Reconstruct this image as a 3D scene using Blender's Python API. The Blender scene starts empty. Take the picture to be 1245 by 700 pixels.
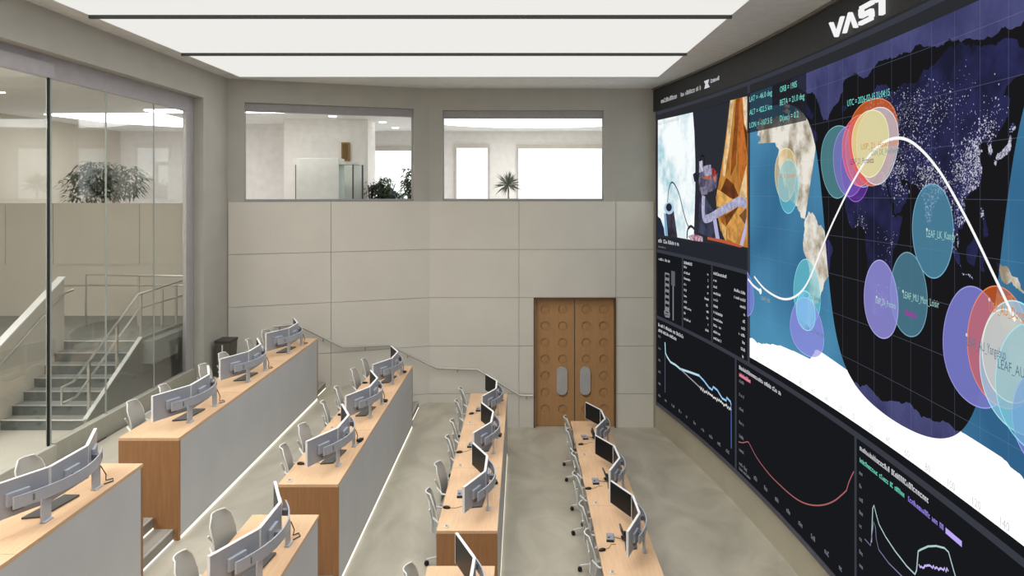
import bpy, bmesh, math, random
from mathutils import Vector, Matrix

# ------------------------------------------------------------------ camera, world, exposure
# axes: x right, y into the hall, z up; z = 0 is the lowest floor by the video wall
scene = bpy.context.scene
COL = scene.collection
EYE = 5.7                                   # eye height above the lowest floor
cam_data = bpy.data.cameras.new('camera')
cam = bpy.data.objects.new('camera', cam_data); COL.objects.link(cam)
cam.location = (0, 0, EYE); cam.rotation_euler = (math.pi/2, 0, 0)
cam_data.sensor_width = 36.0; cam_data.lens = 36.0*900/1245
cam_data.shift_x = -11.5/1245; cam_data.shift_y = -116.0/1245
cam_data.clip_end = 200
scene.camera = cam
world = bpy.data.worlds.new('world'); scene.world = world; world.use_nodes = True
world.node_tree.nodes['Background'].inputs[0].default_value = (1.0, 0.97, 0.93, 1)
WORLD_STRENGTH = 0.5
world.node_tree.nodes['Background'].inputs[1].default_value = WORLD_STRENGTH
scene.view_settings.view_transform = 'Standard'
scene.view_settings.look = 'None'
scene.view_settings.gamma = 1.0
scene.view_settings.exposure = 0.0
scene.view_settings.use_curve_mapping = False
PANEL_GLOW = 0.855                          # face of the luminous ceiling
PANEL_WATTS = 80.0                        # downward beam of each ceiling panel
random.seed(7)

# ------------------------------------------------------------------ materials
def lin(c):
    return tuple(((v/255)/12.92 if v/255 <= 0.04045 else ((v/255+0.055)/1.055)**2.4) for v in c[:3])
MATS = {}
def mat(name, rgb, rough=0.6, metal=0.0, spec=0.4, noise=None, amount=0.12, bump=0.0, coat=0.0):
    """principled material; noise = (scale, stretch xyz) gives procedural colour variation"""
    if name in MATS: return MATS[name]
    m = bpy.data.materials.new(name); m.use_nodes = True
    nt = m.node_tree; b = nt.nodes['Principled BSDF']
    c = lin(rgb)
    b.inputs['Base Color'].default_value = (*c, 1)
    b.inputs['Roughness'].default_value = rough
    b.inputs['Metallic'].default_value = metal
    b.inputs['Specular IOR Level'].default_value = spec
    if noise is None: noise = (6, (1, 1, 1)); amount = min(amount, 0.05)
    tc = nt.nodes.new('ShaderNodeTexCoord'); mp = nt.nodes.new('ShaderNodeMapping')
    mp.inputs['Scale'].default_value = noise[1]
    n = nt.nodes.new('ShaderNodeTexNoise'); n.inputs['Scale'].default_value = noise[0]; n.inputs['Detail'].default_value = 5
    n.inputs['Distortion'].default_value = 1.6 if name == 'polished_concrete' else 0.0
    rmp = nt.nodes.new('ShaderNodeValToRGB')
    e = rmp.color_ramp.elements
    e[0].position = 0.3; e[1].position = 0.7
    e[0].color = (*[v*(1-amount) for v in c], 1); e[1].color = (*[min(1, v*(1+amount)) for v in c], 1)
    nt.links.new(tc.outputs['Object'], mp.inputs['Vector']); nt.links.new(mp.outputs['Vector'], n.inputs['Vector'])
    nt.links.new(n.outputs['Fac'], rmp.inputs['Fac']); nt.links.new(rmp.outputs['Color'], b.inputs['Base Color'])
    if bump:
        bp = nt.nodes.new('ShaderNodeBump'); bp.inputs['Strength'].default_value = bump; bp.inputs['Distance'].default_value = 0.01
        nt.links.new(n.outputs['Fac'], bp.inputs['Height']); nt.links.new(bp.outputs['Normal'], b.inputs['Normal'])
    MATS[name] = m; return m
def glow(name, rgb, strength=1.0, alpha=1.0, rgb2=None, scale=3.0, pos=(0.4, 0.62), stretch=(1, 1, 1), detail=6):
    """light-giving material for screens, lamps and lit blinds; alpha < 1 lets the layers below show"""
    if name in MATS: return MATS[name]
    m = bpy.data.materials.new(name); m.use_nodes = True
    nt = m.node_tree; nt.nodes.clear()
    out = nt.nodes.new('ShaderNodeOutputMaterial'); em = nt.nodes.new('ShaderNodeEmission')
    em.inputs['Color'].default_value = (*lin(rgb), 1); em.inputs['Strength'].default_value = strength
    if rgb2 is not None:
        tc = nt.nodes.new('ShaderNodeTexCoord'); n = nt.nodes.new('ShaderNodeTexNoise'); r = nt.nodes.new('ShaderNodeValToRGB')
        mp = nt.nodes.new('ShaderNodeMapping'); mp.inputs['Scale'].default_value = stretch
        n.inputs['Scale'].default_value = scale; n.inputs['Detail'].default_value = detail; n.inputs['Roughness'].default_value = 0.62
        e = r.color_ramp.elements; e[0].position, e[1].position = pos
        e[0].color = (*lin(rgb), 1); e[1].color = (*lin(rgb2), 1)
        nt.links.new(tc.outputs['Object'], mp.inputs['Vector']); nt.links.new(mp.outputs['Vector'], n.inputs['Vector'])
        nt.links.new(n.outputs['Fac'], r.inputs['Fac']); nt.links.new(r.outputs['Color'], em.inputs['Color'])
    if alpha < 1:
        tr = nt.nodes.new('ShaderNodeBsdfTransparent'); mx = nt.nodes.new('ShaderNodeMixShader')
        mx.inputs[0].default_value = alpha
        nt.links.new(tr.outputs[0], mx.inputs[1]); nt.links.new(em.outputs[0], mx.inputs[2]); nt.links.new(mx.outputs[0], out.inputs[0])
    else: nt.links.new(em.outputs[0], out.inputs[0])
    MATS[name] = m; return m
def glass_mat(name, tint=(0.93, 0.95, 0.94), refl=1.0):
    if name in MATS: return MATS[name]
    m = bpy.data.materials.new(name); m.use_nodes = True
    nt = m.node_tree; nt.nodes.clear()
    out = nt.nodes.new('ShaderNodeOutputMaterial'); tr = nt.nodes.new('ShaderNodeBsdfTransparent'); gl = nt.nodes.new('ShaderNodeBsdfGlossy')
    tr.inputs[0].default_value = (*tint, 1); gl.inputs['Roughness'].default_value = 0.02
    lw = nt.nodes.new('ShaderNodeLayerWeight'); lw.inputs[0].default_value = 0.5
    pw_ = nt.nodes.new('ShaderNodeMath'); pw_.operation = 'POWER'; pw_.inputs[1].default_value = 5
    fr = nt.nodes.new('ShaderNodeMath'); fr.operation = 'MULTIPLY_ADD'; fr.inputs[1].default_value = 0.96; fr.inputs[2].default_value = 0.04
    nt.links.new(lw.outputs['Facing'], pw_.inputs[0]); nt.links.new(pw_.outputs[0], fr.inputs[0])
    mm = nt.nodes.new('ShaderNodeMath'); mm.operation = 'MULTIPLY'; mm.inputs[1].default_value = refl
    mx = nt.nodes.new('ShaderNodeMixShader')
    nt.links.new(fr.outputs[0], mm.inputs[0]); nt.links.new(mm.outputs[0], mx.inputs[0])
    nt.links.new(tr.outputs[0], mx.inputs[1]); nt.links.new(gl.outputs[0], mx.inputs[2]); nt.links.new(mx.outputs[0], out.inputs[0])
    MATS[name] = m; return m

M_PANEL = mat('wall_panel_paint', (219, 215, 205), 0.65, noise=(1.3, (1, 1, 1)), amount=0.03)
M_WALL = mat('plaster_grey', (182, 180, 172), 0.8, noise=(2, (1, 1, 1)), amount=0.04)
M_WALLR = mat('plaster_beige', (174, 167, 147), 0.8, noise=(2, (1, 1, 1)), amount=0.04)
M_CEIL = mat('ceiling_paint', (220, 221, 221), 0.85)
M_JOINT = mat('panel_joint', (176, 170, 158), 0.9)
M_FLOOR = mat('polished_concrete', (177, 171, 156), 0.42, spec=0.35, noise=(1.1, (1, 0.6, 1)), amount=0.17)
M_STEP = mat('step_concrete', (150, 147, 137), 0.6, noise=(3, (1, 1, 1)), amount=0.08)
M_WOODT = mat('oak_worktop', (216, 179, 142), 0.45, noise=(5, (6, 0.5, 6)), amount=0.07)
M_WOODE = mat('oak_end', (160, 116, 77), 0.5, noise=(5, (7, 7, 0.5)), amount=0.12)
M_WOODD = mat('oak_door', (180, 138, 93), 0.5, noise=(4, (6, 6, 0.6)), amount=0.07)
M_FRONT = mat('grey_front', (198, 199, 201), 0.5, noise=(2, (1, 1, 1)), amount=0.03)
M_MON = mat('monitor_silver', (168, 172, 182), 0.42, metal=0.15)
M_MONE = mat('monitor_edge', (226, 227, 228), 0.4)
M_BAND = mat('band_silver', (178, 183, 193), 0.4, metal=0.15)
M_MONB = mat('bracket_grey', (120, 123, 130), 0.45, metal=0.3)
M_SCREEN = mat('screen_black', (12, 10, 11), 0.35, spec=0.18)
M_DARK = mat('dark_plastic', (30, 30, 32), 0.45)
M_TRAY = mat('tray_grey', (92, 92, 92), 0.4, metal=0.4)
M_DEV = mat('device_grey', (138, 140, 146), 0.45)
M_MESHG = mat('chair_fabric', (168, 169, 165), 0.85, noise=(60, (1, 1, 1)), amount=0.03)
M_CHAIRW = mat('chair_frame_white', (222, 222, 218), 0.45)
M_STEEL = mat('brushed_steel', (190, 188, 182), 0.3, metal=0.85)
M_ALU = mat('aluminium_trim', (190, 188, 190), 0.42, metal=0.4)
M_GREYTRIM = mat('grey_trim', (160, 158, 160), 0.5)
M_BLACK = mat('fascia_black', (40, 42, 45), 0.55)
M_GAP = mat('seal_black', (38, 38, 38), 0.8)  # near-black of the glass door's edge seal
M_STAIR = mat('stair_concrete', (140, 140, 134), 0.7, noise=(3, (1, 1, 1)), amount=0.08)
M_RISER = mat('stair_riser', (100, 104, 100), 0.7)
M_STRING = mat('stringer_grey', (150, 149, 143), 0.45, noise=(2, (1, 1, 1)), amount=0.06)
M_STWALL = mat('stairwell_paint', (205, 198, 184), 0.75, noise=(1.5, (1, 1, 1)), amount=0.03)
M_UPWALL = mat('upper_room_paint', (240, 236, 233), 0.75)
M_LEAF = mat('leaf_green', (88, 98, 78), 0.6, noise=(8, (1, 1, 1)), amount=0.25)
M_STEM = mat('stem_brown', (92, 82, 68), 0.8)
M_POT = mat('pot_grey', (120, 118, 112), 0.7)
M_BIN = mat('bin_grey', (82, 80, 72), 0.5)
M_GOLD = mat('wood_gold', (150, 118, 60), 0.5)
M_CAB = mat('cabinet_grey', (226, 225, 221), 0.5)
M_WHITE = mat('white_plastic', (225, 224, 220), 0.5)
M_GLASS = glass_mat('clear_glass', (0.95, 0.96, 0.95), 1.1)
M_GLASS2 = glass_mat('window_glass', (0.97, 0.98, 0.97), 0.5)
M_GLASSEDGE = mat('glass_edge', (168, 176, 170), 0.3)
G_PANEL = glow('ceiling_light', (255, 254, 249), PANEL_GLOW)
G_LED = glow('led_warm', (255, 249, 230), 1.6)
G_BLIND = glow('lit_blind', (252, 255, 254), 1.5)
G_OVAL = glow('skylight', (255, 255, 255), 4.5)
G_SPOT = glow('downlight', (255, 252, 245), 8.0)

# ------------------------------------------------------------------ mesh helpers
class MB:
    def __init__(s): s.v = []; s.f = []
    def add(s, vs, fs):
        o = len(s.v); s.v += [tuple(p) for p in vs]; s.f += [tuple(i+o for i in f) for f in fs]; return s
    def box(s, x0, x1, y0, y1, z0, z1, M=None):
        vs = [Vector(p) for p in ((x0,y0,z0),(x1,y0,z0),(x1,y1,z0),(x0,y1,z0),(x0,y0,z1),(x1,y0,z1),(x1,y1,z1),(x0,y1,z1))]
        if M is not None: vs = [M @ p for p in vs]
        return s.add(vs, [(0,3,2,1),(4,5,6,7),(0,1,5,4),(1,2,6,5),(2,3,7,6),(3,0,4,7)])
    def prism(s, pts, d, M=None):
        """polygon pts (3D, planar) swept by vector d"""
        n = len(pts); d = Vector(d); a = [Vector(p) for p in pts]; b = [p+d for p in a]
        vs = a+b
        if M is not None: vs = [M @ p for p in vs]
        return s.add(vs, [tuple(range(n))[::-1], tuple(range(n, 2*n))]+[(i, (i+1) % n, n+(i+1) % n, n+i) for i in range(n)])
    def tube(s, path, r, n=8, closed=False, caps=True):
        path = [Vector(p) for p in path]; m = len(path); vs = []; fs = []
        up = None
        for i, p in enumerate(path):
            a = path[(i-1) % m] if (closed or i) else path[0]
            b = path[(i+1) % m] if (closed or i < m-1) else path[-1]
            t = (b-a).normalized()
            if up is None:
                up = Vector((0,0,1)) if abs(t.z) < 0.9 else Vector((1,0,0))
            u = (up - t*up.dot(t))
            if u.length < 1e-4: u = t.orthogonal()
            u.normalize(); w = t.cross(u); up = u
            rr = r[i] if isinstance(r, (list, tuple)) else r
            vs += [p+(u*math.cos(2*math.pi*k/n)+w*math.sin(2*math.pi*k/n))*rr for k in range(n)]
        for i in range(m if closed else m-1):
            for k in range(n):
                j = (i+1) % m
                fs.append((i*n+k, i*n+(k+1) % n, j*n+(k+1) % n, j*n+k))
        if caps and not closed:
            fs.append(tuple(range(n))[::-1]); fs.append(tuple((m-1)*n+k for k in range(n)))
        return s.add(vs, fs)
    def lathe(s, prof, c=(0,0,0), n=16, M=None):
        """profile (r, z) turned about the vertical axis through c"""
        vs = []; fs = []; m = len(prof)
        for (r, z) in prof:
            vs += [Vector((c[0]+r*math.cos(2*math.pi*k/n), c[1]+r*math.sin(2*math.pi*k/n), c[2]+z)) for k in range(n)]
        for i in range(m-1):
            for k in range(n): fs.append((i*n+k, i*n+(k+1) % n, (i+1)*n+(k+1) % n, (i+1)*n+k))
        fs.append(tuple(range(n))[::-1]); fs.append(tuple((m-1)*n+k for k in range(n)))
        if M is not None: vs = [M @ p for p in vs]
        return s.add(vs, fs)
    def build(s, name, material, parent=None, loc=None, smooth=False, bevel=0.0, seg=2):
        me = bpy.data.meshes.new(name); me.from_pydata(s.v, [], s.f)
        if bevel:
            bm = bmesh.new(); bm.from_mesh(me)
            ed = [e for e in bm.edges if len(e.link_faces) == 2 and e.calc_face_angle(0) > 0.6]
            bmesh.ops.bevel(bm, geom=ed, offset=bevel, segments=seg, affect='EDGES', profile=0.5, clamp_overlap=True)
            bm.to_mesh(me); bm.free()
        me.materials.append(material)
        if smooth:
            for p in me.polygons: p.use_smooth = True
            try: me.set_sharp_from_angle(angle=math.radians(40))
            except Exception: pass
        me.validate(); me.update()
        o = bpy.data.objects.new(name, me); COL.objects.link(o)
        if parent is not None: o.parent = parent
        if loc is not None: o.location = loc
        return o
def box(name, material, x0, x1, y0, y1, z0, z1, parent=None, bevel=0.0):
    return MB().box(x0, x1, y0, y1, z0, z1).build(name, material, parent, bevel=bevel)
def tag(o, label, cat, group=None):
    o['label'] = label; o['category'] = cat
    if group: o['group'] = group
    return o
def struct(o): o['kind'] = 'structure'; return o
def stuff(o): o['kind'] = 'stuff'; return o
def empty(name, loc=(0,0,0)):
    o = bpy.data.objects.new(name, None); COL.objects.link(o); o.location = loc; o.empty_display_size = 0.1; return o
def copy_tree(o, loc, label, rz=None):
    def rec(a, par):
        c = a.copy(); COL.objects.link(c)
        if par is not None: c.parent = par
        for ch in KIDS[a.name]: rec(ch, c)
        return c
    r = rec(o, None); r.location = loc; r['label'] = label
    if rz is not None: r.rotation_euler = (0, 0, rz)
    return r
KIDS = {}
def index_kids(root):
    def rec(o):
        KIDS[o.name] = [c for c in bpy.data.objects if c.parent == o]
        for c in KIDS[o.name]: rec(c)
    rec(root)

# ------------------------------------------------------------------ main levels of the hall
TIER = {'A': 1.8, 'B': 1.2, 'C': 0.6, 'D': 0.0}
EDGE = {'A': (-5.21, -4.43), 'B': (-3.15, -2.37), 'C': (-1.10, -0.31), 'D': (1.07, 1.85)}     # desk back and front edge
Y_N0, Y_N1 = 2.13, 8.67            # near block of desks
Y_F0, Y_F1 = 9.57, 16.11           # far block of desks
CEIL = 8.23
K0 = (-2.24, 18.0); K1 = (-6.53, 16.45)            # the back wall bends here and turns towards the hall
def arc_x(y): return 4.12-(y-8.7)**2/92.8          # face of the curved video wall
GX = -6.75                                          # plane of the glass wall

# floor: one mesh of four tiers, steps as pieces of it
fl = MB()
BACKY = 17.98
fl.box(-2.30, 5.2, -2.0, 18.1, -0.3, 0.0)
def tier_floor(name, xl, z):
    """flat tier behind its row of desks, cut back in the two aisles for the steps"""
    xr = EDGE[name][1]
    yb = 17.98 if name in 'C' else (17.9 if name == 'B' else 17.0)
    for (a, b, cut) in ((-2.0, Y_N1-0.06, 0.03), (Y_N1-0.06, Y_F0+0.06, 0.85), (Y_F0+0.06, Y_F1-0.06, 0.03), (Y_F1-0.06, 18.0, 0.85)):
        if b > 17.9:
            def ywall(x): return 18.0 if x > K0[0] else K0[1]+(x-K0[0])*(K1[1]-K0[1])/(K1[0]-K0[0])
            x1 = xr-cut
            pts = [(xl, a, z-0.61), (x1, a, z-0.61), (x1, ywall(x1)-0.0, z-0.61)]
            if xl < K0[0] < x1: pts.append((K0[0], K0[1], z-0.61))
            pts.append((xl, ywall(xl), z-0.61))
            fl.prism(pts, (0, 0, 0.61))
        else: fl.box(xl, xr-cut, a, b, z-0.61, z)
tier_floor('C', -2.41, 0.6); tier_floor('B', -4.47, 1.2); tier_floor('A', -6.60, 1.8)
floor = struct(fl.build('floor', M_FLOOR))
for row, low in (('A', 1.2), ('B', 0.6), ('C', 0.0)):
    xr = EDGE[row][1]
    for (a, b) in ((Y_N1, Y_F0), (Y_F1, 17.0 if row == 'A' else (17.55 if row == 'B' else 17.97))):
        for i in range(3):
            st = MB().box(xr-0.852, xr-0.07-0.26*i, a, b, low+0.15*i, low+0.15*(i+1)).build('step', M_STEP, floor)
            nx = xr-0.07-0.26*i
            MB().box(nx-0.001, nx+0.008, a+0.01, b-0.01, low+0.15*i+0.004, low+0.15*i+0.020).build('step_light', G_LED, st)
            MB().box(nx-0.02, nx+0.006, a+0.01, b-0.01, low+0.15*(i+1)-0.012, low+0.15*(i+1)+0.004).build('nosing', M_ALU, st)
        nx = xr-0.85
        MB().box(nx-0.001, nx+0.012, a+0.01, b-0.01, low+0.454, low+0.48).build('step_light', G_LED, floor)

# ------------------------------------------------------------------ back wall with its panels, two windows and door
wb = MB()
W1X0, W1X1 = None, None
def back_pt(s, z, off=0.0):
    """point on the bent back wall; s = x on the flat part, distance runs on along the slanted part"""
    if s >= K0[0]: return Vector((s, K0[1]-off, z))
    t = (s-K0[0])/(K1[0]-K0[0]); n = Vector((K1[1]-K0[1], -(K1[0]-K0[0]), 0)).normalized()
    p = Vector((K0[0]+t*(K1[0]-K0[0]), K0[1]+t*(K1[1]-K0[1]), z))
    if n.y > 0: n = -n
    return p+n*off
def slab(m, s0, s1, z0, z1, off0, off1):
    a = [back_pt(s0, z0, off0), back_pt(s1, z0, off0), back_pt(s1, z1, off0), back_pt(s0, z1, off0)]
    b = [back_pt(s0, z0, off1), back_pt(s1, z0, off1), back_pt(s1, z1, off1), back_pt(s0, z1, off1)]
    m.add(a+b, [(0,1,2,3),(7,6,5,4),(0,4,5,1),(1,5,6,2),(2,6,7,3),(3,7,4,0)])
PT = 5.49                                # top of the panelled part
DX0, DX1, DZ = 0.30, 2.29, 3.14          # double door
w1s0 = -6.20; w1s1 = -2.60               # left upper window along x
w2s0, w2s1 = -1.92, 2.00
WB0, WT0, WB1, WT1 = 5.52, 7.72, 5.52, 7.70
XR = 3.19
segs = [(-6.53, w1s0, 0, CEIL), (w1s0, w1s1, 0, WB0), (w1s0, w1s1, WT0, CEIL), (w1s1, K0[0], 0, CEIL),
        (K0[0], w2s0, 0, CEIL), (w2s0, DX0, 0, WB1), (DX0, w2s1, DZ, WB1), (w2s0, w2s1, WT1, CEIL), (w2s1, DX1, DZ, CEIL), (DX1, XR+0.3, 0, CEIL)]
for s0, s1, z0, z1 in segs: slab(wb, s0, s1, z0, z1, 0, -0.25)
wall_back = struct(wb.build('wall_back', M_WALL))
# backing strip shows in the joints, panels stand proud of it
zrows = [0.0, 0.82, 1.98, 3.15, 4.32, PT]
cols = [(-6.52, -4.43), (-4.43, -2.24), (-2.24, -0.06), (-0.06, DX0), (DX1, XR+0.02)]
jb = MB()
for (s0, s1) in ((-6.53, K0[0]), (K0[0], DX0), (DX1, XR+0.05)): slab(jb, s0, s1, 0.0, PT-0.004, 0.004, -0.001)
slab(jb, DX0, DX1, DZ, PT-0.004, 0.004, -0.001)
jb.build('panel_backing', M_JOINT, wall_back)
for s0, s1 in cols+[(-0.06, DX1+0.0)]:
    for z0, z1 in zip(zrows[:-1], zrows[1:]):
        below = z1 <= DZ+0.05
        if s0 == -0.06 and s1 > 1 and below: continue
        if s0 == -0.06 and s1 < 1 and not below: continue
        zz = z1
        m = MB(); slab(m, s0+0.005, s1-0.005, z0+(0.005 if z0 else 0.0), zz-0.005, 0.03, 0.004)
        m.build('wall_panel', M_PANEL, wall_back)
# door recess and leaves
dr = empty('door_1'); struct(dr)
fr = MB(); fr.box(DX0, DX0+0.03, 17.93, 18.2, 0, DZ); fr.box(DX1-0.03, DX1, 17.93, 18.2, 0, DZ); fr.box(DX0, DX1, 17.93, 18.2, DZ-0.03, DZ)
fr.build('door_frame', mat('oak_dark', (105, 76, 46), 0.6), dr)
mid = (DX0+DX1)/2
def leaf_mesh(x0, x1, centres, r, y, depth, n=20):
    """door leaf whose front has round dished recesses"""
    bm = bmesh.new()
    z0, z1 = 0.01, DZ-0.035
    def loop(pts):
        v = [bm.verts.new(p) for p in pts]; return [bm.edges.new((v[i], v[(i+1) % len(v)])) for i in range(len(v))], v
    ed, rim = loop([(x0, y, z0), (x1, y, z0), (x1, y, z1), (x0, y, z1)])
    for cx, cz in centres:
        e, v = loop([(cx+r*math.cos(2*math.pi*k/n), y, cz+r*math.sin(2*math.pi*k/n)) for k in range(n)]); ed += e
    bmesh.ops.triangle_fill(bm, edges=ed, use_beauty=True)
    b = [bm.verts.new((v.co.x, y+0.06, v.co.z)) for v in rim]
    for i in range(4): bm.faces.new((rim[i], rim[(i+1) % 4], b[(i+1) % 4], b[i]))
    bm.faces.new(b)
    bmesh.ops.recalc_face_normals(bm, faces=bm.faces[:])
    me = bpy.data.meshes.new('door_leaf'); bm.to_mesh(me); bm.free(); me.materials.append(M_WOODD)
    o = bpy.data.objects.new('door_leaf', me); COL.objects.link(o); o.parent = dr; return o
dish_me = None
for side, (x0, x1) in enumerate(((DX0+0.035, mid-0.012), (mid+0.012, DX1-0.035))):
    w = x1-x0
    cxs = (x0+w*0.26, x0+w*0.71) if side == 0 else (x0+w*0.29, x0+w*0.74)
    cen = [(cx, 0.42+0.405*k) for cx in cxs for k in range(7)]
    leaf = leaf_mesh(x0, x1, cen, 0.115, 18.05, 0.02)
    for cx, cz in cen:
        if dish_me is None:
            m = MB(); n = 20; ring = [[(rr*math.cos(2*math.pi*k/n), yy, rr*math.sin(2*math.pi*k/n)) for k in range(n)] for rr, yy in ((0.115, 0.0), (0.112, 0.032), (0.05, 0.022))]
            m.v = sum(ring, [])+[(0, 0.020, 0)]
            for q in range(2):
                for k in range(n): m.f.append((q*n+k, (q+1)*n+k, (q+1)*n+(k+1) % n, q*n+(k+1) % n))
            for k in range(n): m.f.append((2*n+k, 3*n, 2*n+(k+1) % n))
            d = m.build('dish', M_WOODD, leaf, loc=(cx, 18.05, cz)); dish_me = d.data
        else:
            d = bpy.data.objects.new('dish', dish_me); COL.objects.link(d); d.parent = leaf; d.location = (cx, 18.05, cz)
    px = 0.985 if side == 0 else 1.55
    pl = [(px+0.13*math.cos(a), 18.035, 1.12+0.215+0.13*math.sin(a)) for a in [math.pi*k/10 for k in range(11)]]
    pl += [(px+0.13*math.cos(a), 18.035, 1.12-0.215+0.13*math.sin(a)) for a in [math.pi+math.pi*k/10 for k in range(11)]]
    MB().prism(pl, (0, -0.025, 0)).build('pull_plate', mat('plate_grey', (186, 186, 186), 0.4, metal=0.2), leaf)
box('door_gap', mat('gap_metal', (120, 110, 96), 0.4, metal=0.5), mid-0.012, mid+0.012, 18.075, 18.11, 0.01, DZ-0.035, dr)
# upper windows: header, slim frame, glass
for n, (s0, s1, z0, z1) in enumerate(((w1s0, w1s1, WB0, WT0), (w2s0, w2s1, WB1, WT1))):
    w = struct(empty('window_%d' % (n+1)))
    m = MB(); slab(m, s0+0.002, s1-0.002, z1-0.19, z1-0.002, -0.06, -0.22); m.build('header', M_GREYTRIM, w)
    m = MB(); slab(m, s0+0.002, s0+0.03, z0, z1-0.19, -0.10, -0.16); slab(m, s1-0.03, s1-0.002, z0, z1-0.19, -0.10, -0.16)
    slab(m, s0+0.03, s1-0.03, z0, z0+0.03, -0.10, -0.16); m.build('window_frame', M_ALU, w)
    m = MB(); slab(m, s0+0.03, s1-0.03, z0+0.03, z1-0.19, -0.125, -0.135); m.build('pane', M_GLASS2, w)
    m = MB(); slab(m, s0+0.002, s1-0.002, z0-0.02, z0, 0.01, -0.245); m.build('window_sill', M_GREYTRIM, w)

# ------------------------------------------------------------------ left wall: pier, soffit, glass partition
wl = MB()
wl.box(GX-0.12, -6.53, 15.2, 16.6, 1.2, CEIL)              # pier by the corner
wl.box(GX-0.12, -6.53, -2.0, 15.2, EYE+1.95, CEIL)         # soffit beam over the glass
struct(wl.build('wall_left', M_WALL))
w3 = struct(empty('window_3'))
box('header', mat('header_grey', (176, 173, 178), 0.5), GX-0.05, GX+0.02, -2.0, 15.19, EYE+1.635, EYE+2.02, w3)
box('sill', mat('plinth_grey', (170, 168, 156), 0.6), GX-0.06, GX+0.06, 10.62, 15.19, 1.78, 2.10, w3)
box('post', M_ALU, GX-0.05, GX+0.02, 14.86, 15.19, 2.10, EYE+1.635, w3)
ys = [10.56, 12.03, 13.60, 14.86]
for a, b in zip(ys[:-1], ys[1:]):
    p = box('pane', M_GLASS, GX-0.012, GX, a+0.012, b-0.012, 2.10, EYE+1.64, w3)
for y in ys[1:3]: box('glass_joint', M_GLASSEDGE, GX-0.014, GX+0.004, y-0.012, y+0.012, 2.10, EYE+1.64, w3)
d2 = struct(empty('door_2'))
box('door_header', mat('header_light', (186, 183, 188), 0.5), GX-0.04, GX+0.06, -2.0, 10.60, EYE+1.63, EYE+1.835, d2)
box('door_rail', mat('rail_grey', (182, 180, 168), 0.55), GX-0.04, GX+0.10, -2.0, 10.60, 1.82, 2.10, d2, bevel=0.01)
box('pane', M_GLASS, GX+0.02, GX+0.034, 7.0, 10.50, 2.10, EYE+1.63, d2)
box('edge_seal', M_GAP, GX+0.015, GX+0.04, 10.50, 10.535, 2.10, EYE+1.63, d2)
box('edge_rail', M_GLASSEDGE, GX-0.02, GX+0.01, 10.54, 10.62, 2.10, EYE+1.63, d2)

# ------------------------------------------------------------------ ceiling with luminous panels
ceil = MB()
PX0, PX1 = -6.17, 3.0
ceil.box(-6.55, PX0, -2.0, 18.1, CEIL, CEIL+0.3); ceil.box(PX1, 5.0, -2.0, 18.1, CEIL, CEIL+0.3)
ceil.box(PX0, PX1, 16.2, 18.1, CEIL, CEIL+0.3)
ceil.box(PX0, PX1, -2.0, 16.2, CEIL+0.16, CEIL+0.3)
ceiling = struct(ceil.build('ceiling', M_CEIL))
ye = [16.2, 13.42, 10.55, 7.68, 4.81, 1.94, -0.93]
for b, a in zip(ye[:-1], ye[1:]):
    box('glow_panel', G_PANEL, PX0+0.01, PX1-0.01, a+0.035, b-0.005, CEIL-0.0, CEIL+0.02, ceiling)
    ld = bpy.data.lights.new('panel_lamp', 'AREA'); ld.shape = 'RECTANGLE'; ld.size = PX1-PX0-0.1; ld.size_y = b-a-0.1
    ld.energy = PANEL_WATTS; ld.spread = math.radians(112); ld.color = (1.0, 0.985, 0.96)
    lo = bpy.data.objects.new('panel_lamp', ld); COL.objects.link(lo); lo.location = ((PX0+PX1)/2, (a+b)/2, CEIL-0.004)
    box('panel_bar', mat('bar_grey', (70, 70, 68), 0.5), PX0, PX1, a-0.005, a+0.035, CEIL-0.05, CEIL+0.1, ceiling)

# ------------------------------------------------------------------ right wall: plaster below, black fascia above
N = 40; ylist = [-1.0+19.0*i/N for i in range(N+1)]
def arc_strip(m, y0, y1, z0, z1, off0, off1, step=0.5):
    """a slab following the curve, off0 nearer the room than off1"""
    ks = [y0]; k = math.floor(y0/step)*step+step
    while k < y1-1e-6: ks.append(k); k += step
    ks.append(y1)
    vs = []; fs = []
    for y in ks:
        x = arc_x(y)
        vs += [(x-off0, y, z0), (x-off0, y, z1), (x-off1, y, z1), (x-off1, y, z0)]
    for i in range(len(ks)-1):
        a = i*4; b = a+4
        for k in range(4): fs.append((a+k, a+(k+1) % 4, b+(k+1) % 4, b+k))
    fs.append((3, 2, 1, 0)); e = (len(ks)-1)*4; fs.append((e, e+1, e+2, e+3))
    m.add(vs, fs); return m
wr = struct(arc_strip(MB(), -1.0, 18.0, 0.0, CEIL, -0.06, -0.3).build('wall_right', M_WALLR))
t1 = struct(arc_strip(MB(), -1.0, 17.97, 7.66, CEIL-0.06, -0.005, -0.055).build('trim_1', M_BLACK))
arc_strip(MB(), -1.0, 17.97, CEIL-0.045, CEIL-0.012, 0.03, -0.055).build('ceiling_channel', mat('channel_grey', (112, 108, 100), 0.5), t1)

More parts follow.
